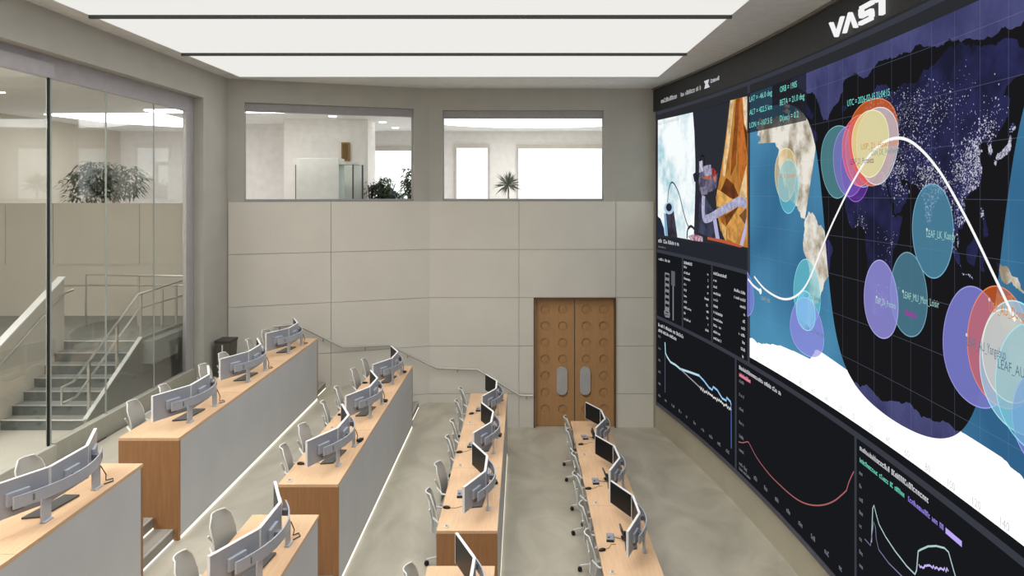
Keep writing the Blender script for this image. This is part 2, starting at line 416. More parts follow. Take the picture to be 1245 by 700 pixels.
# ------------------------------------------------------------------ video wall
def at_wall(px, py):
    """where a direction seen from the doorway gallery meets the curved wall: distance along it and height"""
    lo, hi = 3.0, 18.5
    for _ in range(50):
        m = (lo+hi)/2
        if arc_x(m)-(px-634)/900*m > 0: lo = m
        else: hi = m
    return lo, EYE+(234-py)*lo/900
def P(*pts): return [at_wall(*p) for p in pts]
LAYER = 0.0022
def flat(name, polys, material, layer, parent, step=0.5):
    """flat print on the curved screen: polygons given as (distance, height)"""
    bm = bmesh.new()
    for pg in polys:
        if len(pg) < 3: continue
        try: bm.faces.new([bm.verts.new((p[0], p[1], 0)) for p in pg])
        except ValueError: pass
    bmesh.ops.triangulate(bm, faces=bm.faces[:])
    us = [v.co.x for v in bm.verts]
    if us and max(us)-min(us) > step*0.6:
        k = math.ceil(min(us)/step)*step
        while k < max(us):
            bmesh.ops.bisect_plane(bm, geom=bm.verts[:]+bm.edges[:]+bm.faces[:], plane_co=(k, 0, 0), plane_no=(1, 0, 0))
            k += step
    for v in bm.verts:
        u, h = v.co.x, v.co.y
        k0 = math.floor(u/step)*step; f = (u-k0)/step
        x = arc_x(k0)*(1-f)+arc_x(k0+step)*f
        v.co = (x-layer*LAYER, u, h)
    bmesh.ops.recalc_face_normals(bm, faces=bm.faces[:])
    me = bpy.data.meshes.new(name); bm.to_mesh(me); bm.free()
    me.materials.append(material)
    o = bpy.data.objects.new(name, me); COL.objects.link(o); o.parent = parent
    return o
def rect(u0, u1, h0, h1): return [(u0, h0), (u1, h0), (u1, h1), (u0, h1)]
def ribbon(pts, w):
    """polyline with width as quads"""
    out = []; L = []; R = []
    n = len(pts)
    for i in range(n):
        a = Vector(pts[max(0, i-1)]); b = Vector(pts[min(n-1, i+1)]); t = (b-a)
        if t.length < 1e-6: t = Vector((1, 0))
        t.normalize(); q = Vector((-t.y, t.x))*(w/2); p = Vector(pts[i]); L.append(p+q); R.append(p-q)
    for i in range(n-1): out.append([tuple(L[i]), tuple(L[i+1]), tuple(R[i+1]), tuple(R[i])])
    return out
def smooth_line(pts, k=8):
    out = []
    n = len(pts)
    for i in range(n-1):
        p0, p1, p2, p3 = [Vector(pts[min(n-1, max(0, j))]) for j in (i-1, i, i+1, i+2)]
        for s in range(k):
            t = s/k
            out.append(tuple(0.5*((2*p1)+(p2-p0)*t+(2*p0-5*p1+4*p2-p3)*t*t+(3*p1-p0-3*p2+p3)*t**3)))
    out.append(tuple(pts[-1])); return out
def text_on_wall(s, u0, h0, size, material, layer, parent, width=None, name='text'):
    cu = bpy.data.curves.new('t', 'FONT'); cu.body = s; cu.size = size; cu.resolution_u = 2
    o = bpy.data.objects.new('t', cu); COL.objects.link(o)
    dg = bpy.context.evaluated_depsgraph_get(); me = bpy.data.meshes.new_from_object(o.evaluated_get(dg))
    bpy.data.objects.remove(o); bpy.data.curves.remove(cu)
    me.name = name
    xs = [v.co.x for v in me.vertices]; k = (width/(max(xs)-min(xs))) if width else 1.0
    for v in me.vertices:
        u = u0-(v.co.x-min(xs))*k; h = h0+v.co.y
        k0 = math.floor(u/0.5)*0.5; f = (u-k0)/0.5
        v.co = (arc_x(k0)*(1-f)+arc_x(k0+0.5)*f-layer*LAYER, u, h)
    me.materials.clear(); me.materials.append(material)
    ob = bpy.data.objects.new(name, me); COL.objects.link(ob); ob.parent = parent; return ob
def fractal(pg, amp, it=3, seed=1, closed=True):
    rnd = random.Random(seed); pts = list(pg)
    for k in range(it):
        q = []
        for i in range(len(pts)):
            a = pts[i]; b = pts[(i+1) % len(pts)]
            d = math.hypot(b[0]-a[0], b[1]-a[1]); q.append(a)
            if not closed and i == len(pts)-1: continue
            if d > 0.6:
                j = rnd.gauss(0, amp)*d
                q.append(((a[0]+b[0])/2-(b[1]-a[1])/d*j, (a[1]+b[1])/2+(b[0]-a[0])/d*j))
        pts = q
    return pts

vw = empty('video_wall', (0, 0, 0))
tag(vw, 'huge curved black video wall with a world map, charts and a camera picture', 'video wall')
YE0, YE1 = 1.0, 17.72
D_BG = glow('screen_dark', (24, 25, 29), 1.0)
D_BG2 = glow('screen_slate', (37, 40, 47), 1.0)
D_BAR = glow('screen_bar', (58, 60, 69), 1.0)
D_TXT = glow('screen_text', (206, 206, 212), 1.0)
D_TXT2 = glow('screen_text_dim', (120, 122, 128), 1.0)
base = arc_strip(MB(), YE0, YE1, 0.64, 7.66, 0.0, -0.05).build('screen_body', mat('screen_body', (26, 27, 30), 0.5), vw)
flat('screen_glow', [rect(YE0, YE1, 0.70, 7.65)], D_BG, 1, vw)
arc_strip(MB(), YE0, YE1+0.03, 0.62, 0.70, 0.02, -0.055).build('bottom_frame', mat('frame_violet', (74, 74, 86), 0.5), vw)
arc_strip(MB(), YE1, YE1+0.03, 0.70, 7.66, 0.02, -0.055).build('side_frame', mat('frame_violet', (74, 74, 86), 0.5), vw)
flat('header_band', [rect(YE0, YE1, 7.40, 7.655)], glow('screen_header', (43, 45, 49), 1.0), 2, vw)
flat('divider_bar', [rect(YE0, YE1, 7.555, 7.625)], D_BAR, 3, vw)
flat('divider_bar', [rect(12.86, YE1, 4.27, 4.345)], D_BAR, 3, vw)
flat('divider_bar', [rect(YE0, YE1, 2.69, 2.765)], D_BAR, 3, vw)
flat('divider_bar', [rect(13.35, 13.43, 0.70, 2.69)], D_BAR, 3, vw)
flat('divider_bar', [rect(9.08, 9.14, 0.70, 2.69)], D_BAR, 3, vw)
flat('divider_bar', [rect(12.76, 12.86, 2.765, 7.555)], D_BAR, 3, vw)
flat('divider_bar', [rect(16.12, 16.19, 2.765, 4.27)], D_BAR, 3, vw)
flat('divider_bar', [rect(14.52, 14.59, 2.765, 4.27)], D_BAR, 3, vw)

# --- world map: longitude runs along the wall, latitude up it
def geo(lon, lat): return (9.02-0.0207*lon, 5.135+0.0252*lat)
M_L, M_R, M_B, M_T = 12.75, geo(180, 0)[0], 2.868, 7.403
wm = flat('world_map', [rect(M_R, M_L, M_B, M_T)], glow('map_ocean', (50, 98, 136), 1.0, rgb2=(78, 142, 178), scale=0.35, pos=(0.35, 0.65), detail=2), 3, vw)
LAND = {
 'north_america': [(-168,66),(-156,71),(-140,70),(-128,70),(-115,68),(-108,68),(-95,68),(-94,72),(-85,69),(-81,68),(-87,64),(-94,61),(-94,58.5),(-85,55.5),(-82,53),(-79,51.5),(-79,55),(-77,57),(-78,62),(-70,61.5),(-65,59),(-62,57),(-56,52),(-60,50),(-66,50),(-65,47),(-61,46),(-66,44),(-70,43),(-74,40.5),(-76,37),(-76,35),(-81,31.5),(-80,26),(-82,28),(-84,30),(-90,29.5),(-97,28),(-97.5,22),(-95,18.5),(-91,18.5),(-90,21),(-87,21.5),(-88,16),(-83.5,15),(-83.5,11),(-80,9),(-77.5,8),(-79,7.5),(-82,8),(-86,11),(-92,14.5),(-97,16),(-105,20),(-105.5,23),(-109,26),(-112.5,31),(-114.5,31),(-111,26),(-110,23),(-112,26),(-115,29),(-117,32.5),(-120.5,34.5),(-124,40),(-124,47),(-123,49),(-128,51),(-131,55),(-138,59),(-146,61),(-152,60),(-158,57),(-163,55),(-158,58.5),(-165,61),(-162,64)],
 'greenland': [(-73,78),(-60,82),(-35,83.5),(-20,81),(-20,74),(-25,70),(-35,66),(-42,60.5),(-48,61),(-52,66),(-54,70),(-60,76)],
 'baffin': [(-80,73),(-70,70),(-62,66),(-65,63),(-73,65),(-78,69),(-88,72)],
 'arctic_isles': [(-118,75),(-105,73),(-100,77),(-90,77),(-80,76),(-65,82),(-75,83),(-95,80),(-110,78)],
 'victoria': [(-117,72),(-105,69),(-102,71),(-110,73)],
 'south_america': [(-77,8),(-72,12),(-64,10.5),(-60,8),(-52,5),(-50,0),(-44,-2.5),(-38,-4),(-35,-6),(-35,-9),(-39,-14),(-39,-18),(-41,-22),(-48,-26),(-49,-29),(-53,-33.5),(-57,-35),(-57,-38),(-62,-39),(-65,-43),(-67,-46),(-69,-50),(-68,-53),(-66,-55),(-71,-54),(-75,-50),(-73,-43),(-73.5,-37),(-71.5,-30),(-70.5,-20),(-76,-14),(-81,-6),(-80,-2),(-78,2)],
 'africa': [(-6,36),(10,37),(11,33.5),(20,31),(24,32),(32,31),(34,28),(37,21),(39,15.5),(43,11.5),(51,12),(48,5),(41,-2),(39,-7),(40.5,-15),(35,-20),(35.5,-24),(33,-26),(31,-30),(26,-34),(18.5,-34.5),(17,-29),(14,-22),(12,-17),(13.5,-10),(9,-1),(9.5,4),(4,6.3),(-4,5),(-8,4.5),(-13,8.5),(-17,14.5),(-17,21),(-13,27),(-9.5,31)],
 'madagascar': [(49,-12),(50,-16),(47,-25),(44,-24),(44,-17)],
 'eurasia': [(-9,43),(-9,37),(-5.5,36),(-2,37),(0,39),(3,42),(7,43.5),(10,44),(12.5,41.5),(16,38),(17,40.5),(13,45.5),(19,42),(20,39),(23,36.5),(23.5,40),(26.5,41),(28,41.5),(30,46),(34,45),(38,47),(41,42.5),(35,42),(28,40.8),(26.5,38),(28,36.5),(36,36.5),(34.5,31),(34.8,28.5),(39,21),(43,13),(52,17),(59,22.5),(56,26),(51.5,24.5),(48,30),(51,28),(57,27),(66,25),(70,21),(73,17),(77,8.5),(80,13),(81,16),(87,21),(91,22.5),(94,16.5),(97.5,16),(98.5,9),(103,1.5),(103.5,5),(100,13),(105,9),(109,12),(106,20),(110,21),(117,23.5),(121,29),(119.5,35),(122,37),(118,39),(121.5,40.5),(125,39.5),(126.5,34.5),(129,36),(128,39),(133,43),(140,48),(141,53),(136,54.5),(142,59),(155,59.5),(156,51.5),(162,56),(164,60),(179,63),(180,69),(160,70),(140,73),(128,73),(113,74),(104,77.5),(88,75),(80,72.5),(72,72),(68,69),(55,68.5),(44,66.5),(41,67),(30,70.5),(22,70.5),(14,66),(5,61.5),(7,58),(11,59),(13,55.5),(16.5,57),(18,61),(22,65.5),(25,65),(22,61),(29,60),(22,57.5),(20,54.5),(14,54),(10.5,57.5),(8.5,55),(4,52),(-1,49.5),(-4.5,48.5),(-1,46),(-1.5,43.5)],
 'britain': [(-5,50),(1,51),(0,53),(-2,56),(-4,58.5),(-6,56),(-3,54),(-5,52)],
 'iceland': [(-22,64),(-18,63.5),(-14,65),(-18,66.3),(-22,66)],
 'honshu': [(131,34),(135,33.7),(139,35),(141,36),(142,39.5),(141,41.3),(139.5,38.5),(136.5,37),(132.5,35.5)],
 'hokkaido': [(140,42),(143,42.3),(145,43.5),(142,45.4)], 'kyushu': [(130,33.5),(131.8,33),(131,31.3),(130,32)],
 'sumatra': [(95,5.5),(100,2),(104,-2),(105.5,-5.5),(102,-4),(98,0)], 'borneo': [(109,1.5),(115,6.5),(119,5),(117.5,0),(115,-4),(110,-2.5)],
 'java': [(105.5,-6.5),(112,-7),(114.5,-8.5),(106,-7.5)], 'luzon': [(120.5,18),(122,17),(124,12),(126,7.5),(122,7),(122,12),(120,15)],
 'sulawesi': [(120,1),(125,1.5),(121,-1),(123,-5),(120,-5)], 'new_guinea': [(131,-1),(138,-2),(145,-5),(150,-10),(144,-8.5),(138,-8),(133,-4)],
 'lanka': [(80,9.5),(81.8,7.5),(80.5,6)],
 'australia': [(114,-22),(122,-18),(126,-14),(131,-11.5),(136,-12),(136,-16),(140,-17.5),(142,-11),(146,-18.5),(150,-23),(153,-28),(150,-37),(146,-39),(140,-37.5),(137,-34),(131,-31.5),(124,-33.5),(118,-35),(115,-34),(114,-27)],
 'tasmania': [(145,-41),(148,-41),(147,-43.5)], 'north_island': [(172,-34.5),(178,-38),(175,-41),(173,-39)], 'south_island': [(172.5,-40.5),(174,-42),(170.5,-46.5),(167,-46),(171,-42.5)],
 'cuba': [(-85,22),(-78,22.5),(-74,20),(-78,20.3)],
}
ANT = [(-180,-77),(-160,-77),(-150,-76),(-130,-74),(-110,-74),(-100,-72),(-80,-73),(-68,-70),(-62,-65),(-57,-63.5),(-61,-70),(-60,-75),(-45,-78),(-30,-77),(-15,-72),(0,-70),(20,-70),(40,-69),(55,-66),(70,-69),(80,-67.5),(100,-66),(115,-66.5),(135,-66),(150,-69),(165,-71),(170,-75),(180,-78),(180,-90),(-180,-90)]
ICE = [(-75,79),(-62,80),(-40,80),(-30,77),(-18,79),(-5,81),(20,80),(40,81),(60,81),(80,80),(100,79),(120,76),(140,76),(150,77),(180,76),(180,90),(-100,90),(-90,84)]
ISL = {}
for i, (k, pg) in enumerate(LAND.items()):
    ISL[k] = fractal(pg, 0.10, 3, i)
ANTF = fractal(ANT[:-2], 0.06, 5, 77, False)
ANTF = ANTF+[(180,-90),(-180,-90)]
def G(pg): return [geo(a, max(-90, min(90, b))) for a, b in pg]
flat('land', [G(p) for p in ISL.values()], glow('map_land', (232, 227, 216), 1.0, rgb2=(150, 136, 112), scale=2.2, pos=(0.42, 0.62)), 4, wm)
flat('snow_land', [G(ANTF)], glow('map_snow', (255, 255, 255), 1.15), 5, wm)
# night side of the globe for a sun at 136 W, 13 S
DEC = math.radians(-12.8); SUNLON = -136.0
def lat_t(lon): return math.degrees(math.atan(-math.cos(math.radians(lon-SUNLON))/math.tan(DEC)))
night = []; lons = [-135+2*i for i in range(0, 180)]
lons = [l for l in lons if l <= 180]
cells = []
for a, b in zip(lons[:-1], lons[1:]):
    la, lb = lat_t(a), lat_t(b)
    if min(la, lb) < 89: cells.append((a, b, la, lb))
flat('night_side', [G([(a, la), (b, lb), (b, 90), (a, 90)]) for a, b, la, lb in cells], glow('map_night', (25, 25, 28), 1.0), 6, wm)
def clip(pg, f, g):
    """keep the part of polygon where f >= 0"""
    out = []
    for i in range(len(pg)):
        a = pg[i]; b = pg[(i+1) % len(pg)]; fa = f(a); fb = f(b)
        if fa >= 0: out.append(a)
        if (fa >= 0) != (fb >= 0):
            t = fa/(fa-fb); out.append((a[0]+(b[0]-a[0])*t, a[1]+(b[1]-a[1])*t))
    return out
def night_part(pg):
    res = []
    x0 = min(p[0] for p in pg); x1 = max(p[0] for p in pg)
    for a, b, la, lb in cells:
        if b < x0 or a > x1: continue
        q = clip(pg, lambda p: p[0]-a, None)
        if q: q = clip(q, lambda p: b-p[0], None)
        if q: q = clip(q, lambda p: p[1]-(la+(lb-la)*(p[0]-a)/(b-a)), None)
        if len(q) > 2: res.append(G(q))
    return res
nl = []
for k, p in ISL.items():
    if k in ('greenland',): continue
    nl += night_part(p)
flat('night_land', nl, glow('map_night_land', (30, 31, 52), 1.0, rgb2=(46, 47, 90), scale=1.6, pos=(0.38, 0.62)), 7, wm)
flat('night_ice', night_part(ISL['greenland'])+night_part(fractal(ICE[:-3], 0.07, 4, 5, False)+ICE[-3:])+night_part(ANTF), glow('map_night_ice', (76, 78, 122), 1.0, rgb2=(58, 60, 100), scale=1.2), 7.5, wm)
# city lights
rnd = random.Random(11)
spots = [(10,50,9,330),(2,49,5,120),(-3,53,3,90),(14,44,6,110),(22,50,8,170),(32,52,8,190),(42,54,8,170),(55,56,8,130),(68,57,7,90),(80,55,7,90),(92,56,7,60),(77,22,7,330),(78,29,4,170),(77,14,3,120),(72,31,3,90),(88,24,3,90),(114,34,6,340),(117,30,5,220),(113,24,3,110),(121,31,2.5,110),(117,39,3,110),(125,44,4,120),(127,37,1.2,110),(137,35.5,2.6,230),(140,38.5,1.3,90),(132,34.3,1.3,60),(142,43,1.2,30),(121,24,.9,50),(31,27,2.2,60),(31,30.5,1.2,70),(36,33,2.5,80),(45,25,4.5,60),(51,27,2,60),(47,32,3,70),(52,34,4,70),(29,40,3,70),(35,39,4,70),(4,36,4,40),(-7,33,2.5,40),(3,7,4,70),(28,-26,3,90),(19,-33,1.5,20),(37,0,5,40),(101,14,3,90),(106,11,1.8,50),(106,20,1.8,40),(102,3,1.6,40),(107,-6.7,1.5,60),(112,-7.4,1.5,50),(121,15,1.2,40),(98,3,3,30),(104,30,4,130),(70,42,5,60),(60,40,6,40),(105,53,9,50),(130,48,6,50),(15,60,4,80),(26,61,3,60),(8,59,2,30),(120,36,3,120),(48,-19,2,14)]
dots = []
def on_land(x, y):
    for pg in ISL.values():
        c = False; j = len(pg)-1
        for i in range(len(pg)):
            if (pg[i][1] > y) != (pg[j][1] > y) and x < (pg[j][0]-pg[i][0])*(y-pg[i][1])/(pg[j][1]-pg[i][1])+pg[i][0]: c = not c
            j = i
        if c: return True
    return False
for (lo, la, sp, n) in spots:
    for _ in range(int(n*1.1)):
        x = rnd.gauss(lo, sp*1.35); y = rnd.gauss(la, sp*0.85)
        if y < lat_t(x) or not on_land(x, y): continue
        u, h = geo(x, y); s = 0.003+0.006*rnd.random()**4
        dots.append(rect(u-s, u+s, h-s, h+s))
CITY = glow('map_city', (214, 214, 232), 1.0, alpha=0.7)
stuff(flat('city_lights', dots, CITY, 8, wm))
flat('city_lights_bright', night_part(ISL['honshu'])+night_part(ISL['kyushu']), glow('map_city_soft', (190, 190, 205), 1.0, alpha=0.35), 8, wm)
# latitude and longitude grid
gr = []
for lo in range(-160, 180, 20): u = geo(lo, 0)[0]; gr.append(rect(u-0.003, u+0.003, M_B, M_T))
for la in (-60, -40, -20, 0, 20, 40, 60, 80): h = geo(0, la)[1]; gr.append(rect(M_R, M_L, h-0.003, h+0.003))
flat('grid_lines', gr, glow('map_grid', (150, 160, 190), 1.0, alpha=0.17), 9, wm)
# ground station circles
def circle(lat0, lon0, r):
    pts = []
    la0 = math.radians(lat0); rr = math.radians(r)
    for k in range(72):
        b = 2*math.pi*k/72
        la = math.asin(math.sin(la0)*math.cos(rr)+math.cos(la0)*math.sin(rr)*math.cos(b))
        lo = math.radians(lon0)+math.atan2(math.sin(b)*math.sin(rr)*math.cos(la0), math.cos(rr)-math.sin(la0)*math.sin(la))
        pts.append((math.degrees(lo), math.degrees(la)))
    return pts
def inmap(pg):
    q = clip(pg, lambda p: p[0]+180, None)
    return clip(q, lambda p: 180-p[0], None) if q else q
TEAL, PURP, ORNG, YELL, PINK, CYAN = (104,178,196), (134,122,210), (206,98,38), (226,216,150), (226,150,150), (150,215,245)
CIRC = [(7.3,80.6,18.5,(86,146,176),.64),(-20.2,57.7,17.5,(84,136,158),.62),(-25.7,28,17.5,(148,144,220),.72),(-32,115.8,21,(118,120,194),.90),
        (-29,134,20,ORNG,.62),(-33.5,146,21,(150,210,238),.60),(-31,140,15,(245,225,170),.30),(-46.5,168.5,17,(128,130,215),.65),(-38,158,20,(105,190,205),.45),
        (38,-26,18.5,(92,150,160),.60),(38,-9,17.5,(140,110,215),.45),(34,-1,16,(128,60,190),.35),(42,9,17,(110,160,190),.35),(45.5,19.5,20,ORNG,.72),(42.5,5,17,(236,96,92),.55),(43.5,25,17.5,(192,197,210),.62),(45,17,15.5,(226,222,152),.70),
        (33,-107,16,(235,205,140),.52),(26,-102,16,(105,195,215),.55),(-33.1,-70.7,18,(108,200,215),.60),(-52.9,-70.9,16,(140,140,222),.75),(-44,-72,11,(130,215,245),.50),(-46.5,-191.5,17,(128,130,215),.65)]
for i, (la, lo, r, c, al) in enumerate(CIRC):
    pg = inmap(circle(la, lo, r))
    if len(pg) < 3: continue
    o = flat('coverage_circle', [G(pg)], glow('circle_%d' % i, c, 1.0, alpha=al), 10+0.6*i, wm)
    flat('circle_outline', [q for q in ribbon(G(pg)+[G(pg)[0]], 0.011)], glow('circle_line_%d' % i, tuple(min(255, v+50) for v in c), 1.0, alpha=0.75), 10.3+0.6*i, wm)
LT = 26
trk = smooth_line(P((921,336),(935,352),(955,363),(972,360),(987,343),(1005,300),(1020,266),(1040,226),(1060,193),(1078,175),(1095,168),(1112,171),(1130,185),(1147,205),(1160,225),(1185,270),(1212,325),(1228,358),(1243,390)))
flat('orbit_track', ribbon(trk, 0.034), glow('map_track', (250, 250, 250), 1.0), LT, wm)
flat('orbit_track', ribbon(smooth_line(P((913.5,339),(920,347),(929,354))), 0.042), glow('map_track', (250, 250, 250), 1.0), LT, wm)
flat('position_marker', [[(u+0.05*math.cos(a), h+0.05*math.sin(a)) for a in [math.pi*k/6 for k in range(12)]] for u, h in P((929,354))], glow('map_track', (250,250,250), 1.0), LT+1, wm)
# station dots
flat('station_dots', [[(u+0.017*math.cos(a), h+0.017*math.sin(a)) for a in [math.pi*k/5 for k in range(10)]] for u, h in P((1134,279),(1104.5,354),(1072,361),(1183,407),(1211,364))], D_TXT, LT, wm)
# data block over the top left corner of the map
flat('readout_box', [rect(10.47, 12.75, 6.72, 7.40)], glow('readout_bg', (34, 36, 42), 1.0, alpha=0.86), LT, wm)
T_CY = glow('text_cyan', (128, 228, 214), 1.0)
for (s, px, py, w) in (('LAT = -46.0 deg', 915.5, 124, 1.0), ('ALT = 422.5 km', 915.5, 140, 1.0), ('LON = -107.5 E', 915.5, 155.5, 1.0),
                       ('ORB = 1905', 953, 112.5, .66), ('BETA = 21.0 deg', 953, 128.5, .94), ('D(sec) = 0.2', 953, 147.5, .72)):
    u, h = at_wall(px, py); text_on_wall(s, u, h, 0.13, T_CY, LT+1, wm, w*0.93)
u, h = at_wall(1036, 127); text_on_wall('UTC = 2026-02-15 21:04:15', u, 6.77, 0.115, T_CY, LT+1, wm, 1.06)
T_LEAF = glow('text_leaf', (160, 205, 196), 1.0)
for (s, px, py, sz, w, m) in (('LEAF_LK_Kandy', 1134, 288, .105, .52, T_LEAF), ('LEAF_MU_Mon_Loisir', 1105.5, 362, .105, .70, T_LEAF),
        ('LEAF_ZA_Pretoria', 1071, 368, .10, .46, T_LEAF), ('LEAF_AU_Yangebup', 1184, 420, .125, .58, glow('text_slate', (92, 120, 140), 1.0)),
        ('USP_AU_Dongara', 1211, 378, .12, .58, glow('text_orange', (214, 130, 60), 1.0)), ('LEAF_AU', 1222, 447, .12, .36, glow('text_slate', (92,120,140), 1.0)),
        ('USP_21_Hawthorn', 1053, 182, .10, .90, glow('text_orange', (214, 130, 60), 1.0)), ('DSN_DE_Weilheim', 1066, 189, .09, .62, glow('text_slate2', (120, 150, 150), 1.0)),
        ('LEAF_21_Fortaleza', 1040, 200, .10, .60, glow('text_violet', (96, 60, 132), 1.0)),
        ('USP_21_Lancaster', 952, 216, .085, .62, glow('text_orange', (214, 130, 60), 1.0)), ('LEAF_CL_Santiago', 983, 360, .075, .58, glow('text_slate3', (96, 130, 150), 1.0)),
        ('LEAF_CL_Punta_Arenas', 984, 400, .085, .72, glow('text_slate3', (96, 130, 150), 1.0)), ('LEAF_NZ', 930, 364, .085, .36, glow('text_sand', (170, 165, 130), 1.0))):
    u, h = at_wall(px, py); text_on_wall(s, u, h, sz, m, LT+1.5, wm, w)
flat('label_highlight', [ [p for p in P((1107,382),(1121,388),(1121,382),(1107,376))] ], glow('text_magenta', (150, 60, 150), 1.0, alpha=0.8), LT+1, wm)
for lo in range(-160, 160, 20):
    u, h = geo(lo, 0); text_on_wall(str(lo), u+0.055, 2.925, 0.105, glow('text_axis', (196, 200, 206), 1.0), LT, wm, min(0.13, 0.05*len(str(lo))))

# --- camera picture panel: part of a space craft above the clouds
cf = flat('camera_picture', [rect(12.86, YE1-0.02, 4.345, 7.40)], D_BG2, 3, vw)
def pic(name, c, pts, layer, c2=None, scale=4, alpha=1.0, pos=(0.4, 0.62), stretch=(1, 1, 1)):
    return flat(name, [P(*pts)], glow('pic_%s_%d_%d_%d' % (name, *c), c, 1.0, rgb2=c2, scale=scale, alpha=alpha, pos=pos, stretch=stretch), layer, cf)
pic('black_sky', (44,46,54), [(800.5,146),(909.5,118),(909.5,302),(800.5,288)], 4)
pic('cloud_field', (248,253,253), [(800.5,146),(843,136.5),(844.8,160),(846,195),(846,230),(845,262),(844,292),(824,288.5),(800.5,285)], 5, c2=(150,200,214), scale=1.3, pos=(0.47, 0.70))
pic('dark_corner', (34,44,62), [(800.5,263),(804,266),(808,278),(809,287),(800.5,285)], 6)
pic('barrel', (74,70,84), [(810,258),(820,256),(822,270),(824.5,288.5),(812,287)], 7, c2=(44,40,50), scale=3)
pic('barrel_side', (120,170,205), [(808,258),(811,262),(813,287),(810,286)], 8)
ring = [(814.5+6*math.cos(a), 253+7.5*math.sin(a)) for a in [math.pi*k/10 for k in range(20)]]
pic('barrel_rim', (176,200,226), ring, 9)
pic('barrel_mouth', (40,44,58), [(814.5+3.6*math.cos(a), 252+5*math.sin(a)) for a in [math.pi*k/8 for k in range(16)]], 10)
flat('hose', ribbon(smooth_line(P((813,246),(814,232),(817,222.5),(821,223.5),(827,236),(832,256),(836,270),(840,278))), 0.035), glow('pic_hose', (70,64,72), 1.0), 11, cf)
pic('gold_foil', (206,146,70), [(888.5,122),(910,116.5),(910,301),(886,296.5),(877,280),(873,262),(871,240),(876,215),(881,184),(885,150)], 5, c2=(150,92,40), scale=2.5, pos=(0.40, 0.66), stretch=(1, 2, 0.7))
for j, (c, pts) in enumerate([((240,205,150),[(889,122),(894,121),(888,175),(882,215),(879,212)]), ((196,112,52),[(896,120),(903,118.5),(909,200),(909,240),(900,212)]), ((250,232,200),[(904,118.5),(910,117),(910,160),(906,150)]),
        ((112,62,34),[(877,232),(884,216),(893,224),(899,238),(893,242),(884,238)]), ((232,178,96),[(873,230),(880,234),(893,244),(880,254),(872,250)]), ((168,100,40),[(872,252),(884,250),(882,272),(880,276)]),
        ((220,160,84),[(886,258),(908,247),(909,270),(895,296),(885,290)]), ((120,72,36),[(882,262),(900,250),(884,275)]), ((150,82,36),[(896,120),(900,119.5),(896,200),(889,215)]), ((246,212,160),[(899,240),(909,200),(909,240),(904,243)]), ((98,54,30),[(905,150),(910,162),(910,190)]),
        ((132,90,60),[(900,262),(909,252),(909,276)]), ((235,190,120),[(878,270),(884,276),(884,294),(880,286)])]):
    pic('foil_facet', c, pts, 6+0.2*j, c2=tuple(int(v*0.78) for v in c), scale=5)
pic('strut', (70,74,96), [(852,240),(858,238),(862,268),(872,262),(875,290),(868,290),(850,283)], 9, c2=(44,46,60))
pic('strut_light', (178,176,214), [(868,266),(872,264),(877,294),(872,292)], 10)
pic('strut_light', (186,180,216), [(909.5,264),(909.5,280),(905,299),(901,298)], 11)
pic('strut_dark', (44,40,56), [(846,238),(856,234),(856,266),(846,268)], 8)
flat('robot_arm', ribbon(smooth_line(P((857,238),(856.5,255),(858,265),(864,265),(876,258),(890,250),(901,245),(909.5,248))), 0.17), glow('pic_arm', (150,150,182), 1.0, rgb2=(188,188,214), scale=8), 12, cf)
for j, (c, pts) in enumerate([((120,116,140),[(853,205),(862,200),(869,206),(868,232),(856,236),(851,222)]), ((176,172,200),[(857,202),(866,200),(867,212),(858,216)]), ((52,48,60),[(844,212),(849,208),(851,220),(846,221)]), ((196,110,86),[(858,213),(867,215),(866,219),(857,217)]),
        ((90,84,106),[(853,216),(860,218),(858,234),(852,232)]), ((178,60,44),[(868,204),(873,208),(870,220),(867,216)]), ((100,96,120),[(868,214),(875,210),(873,228),(868,232)]), ((206,120,96),[(869,216),(873,212),(872,222)]), ((200,200,222),[(852,196),(856,195),(857,208),(852,210)]), ((140,136,160),[(853,228),(862,226),(862,236),(855,238)])]):
    pic('instrument', c, pts, 13+0.2*j, c2=tuple(int(v*0.7) for v in c), scale=9)
flat('wire', ribbon(smooth_line(P((853,196),(855,189.5),(858,191),(859,202))), 0.025), glow('pic_wire', (16,16,20), 1.0), 15, cf)
pic('red_line', (190,90,60), [(862,288),(880,291),(905,299),(903,301),(880,295),(862,291)], 14)
pic('lower_parts', (196,190,206), [(838,287),(846,284),(856,288),(856,294),(842,292)], 13, c2=(150,60,66), scale=14)
flat('loop', ribbon(smooth_line(P((837,290),(838,279),(842,275),(847,280),(848,286))), 0.06), glow('pic_loop', (52,50,66), 1.0), 14, cf)
def dash(name, mats, items, parent, layer=5): return flat(name, items, mats, layer, parent)
def dashes(u, h, w, ht=0.045): return rect(u-w, u, h, h+ht)
RG = random.Random(31)
def glyphs(u, h, w, ht=0.05):
    """a row of tiny strokes the size of unreadable screen text"""
    out = []; x = 0.0; t = ht*0.20
    while x < w-ht*0.5:
        if RG.random() < 0.13 and x > 0: x += ht*0.6; continue
        g = ht*RG.uniform(0.42, 0.62); k = RG.random(); hh = ht*(1.0 if RG.random() < 0.4 else 0.74)
        out.append(rect(u-x-t, u-x, h, h+hh))
        if k < 0.7: out.append(rect(u-x-g, u-x-t, h+hh-t, h+hh))
        if k > 0.25: out.append(rect(u-x-g, u-x-g+t, h, h+hh-t))
        if k < 0.35: out.append(rect(u-x-g, u-x-t, h, h+t))
        x += g+ht*0.16
    return out
flat('caption', glyphs(17.60, 4.52, 1.3, 0.085), D_TXT, 5, cf)
flat('caption', glyphs(17.60, 7.30, 1.25, 0.055), D_TXT, 8, cf)
flat('caption', glyphs(17.60, 4.40, 0.45, 0.04), D_TXT2, 5, cf)

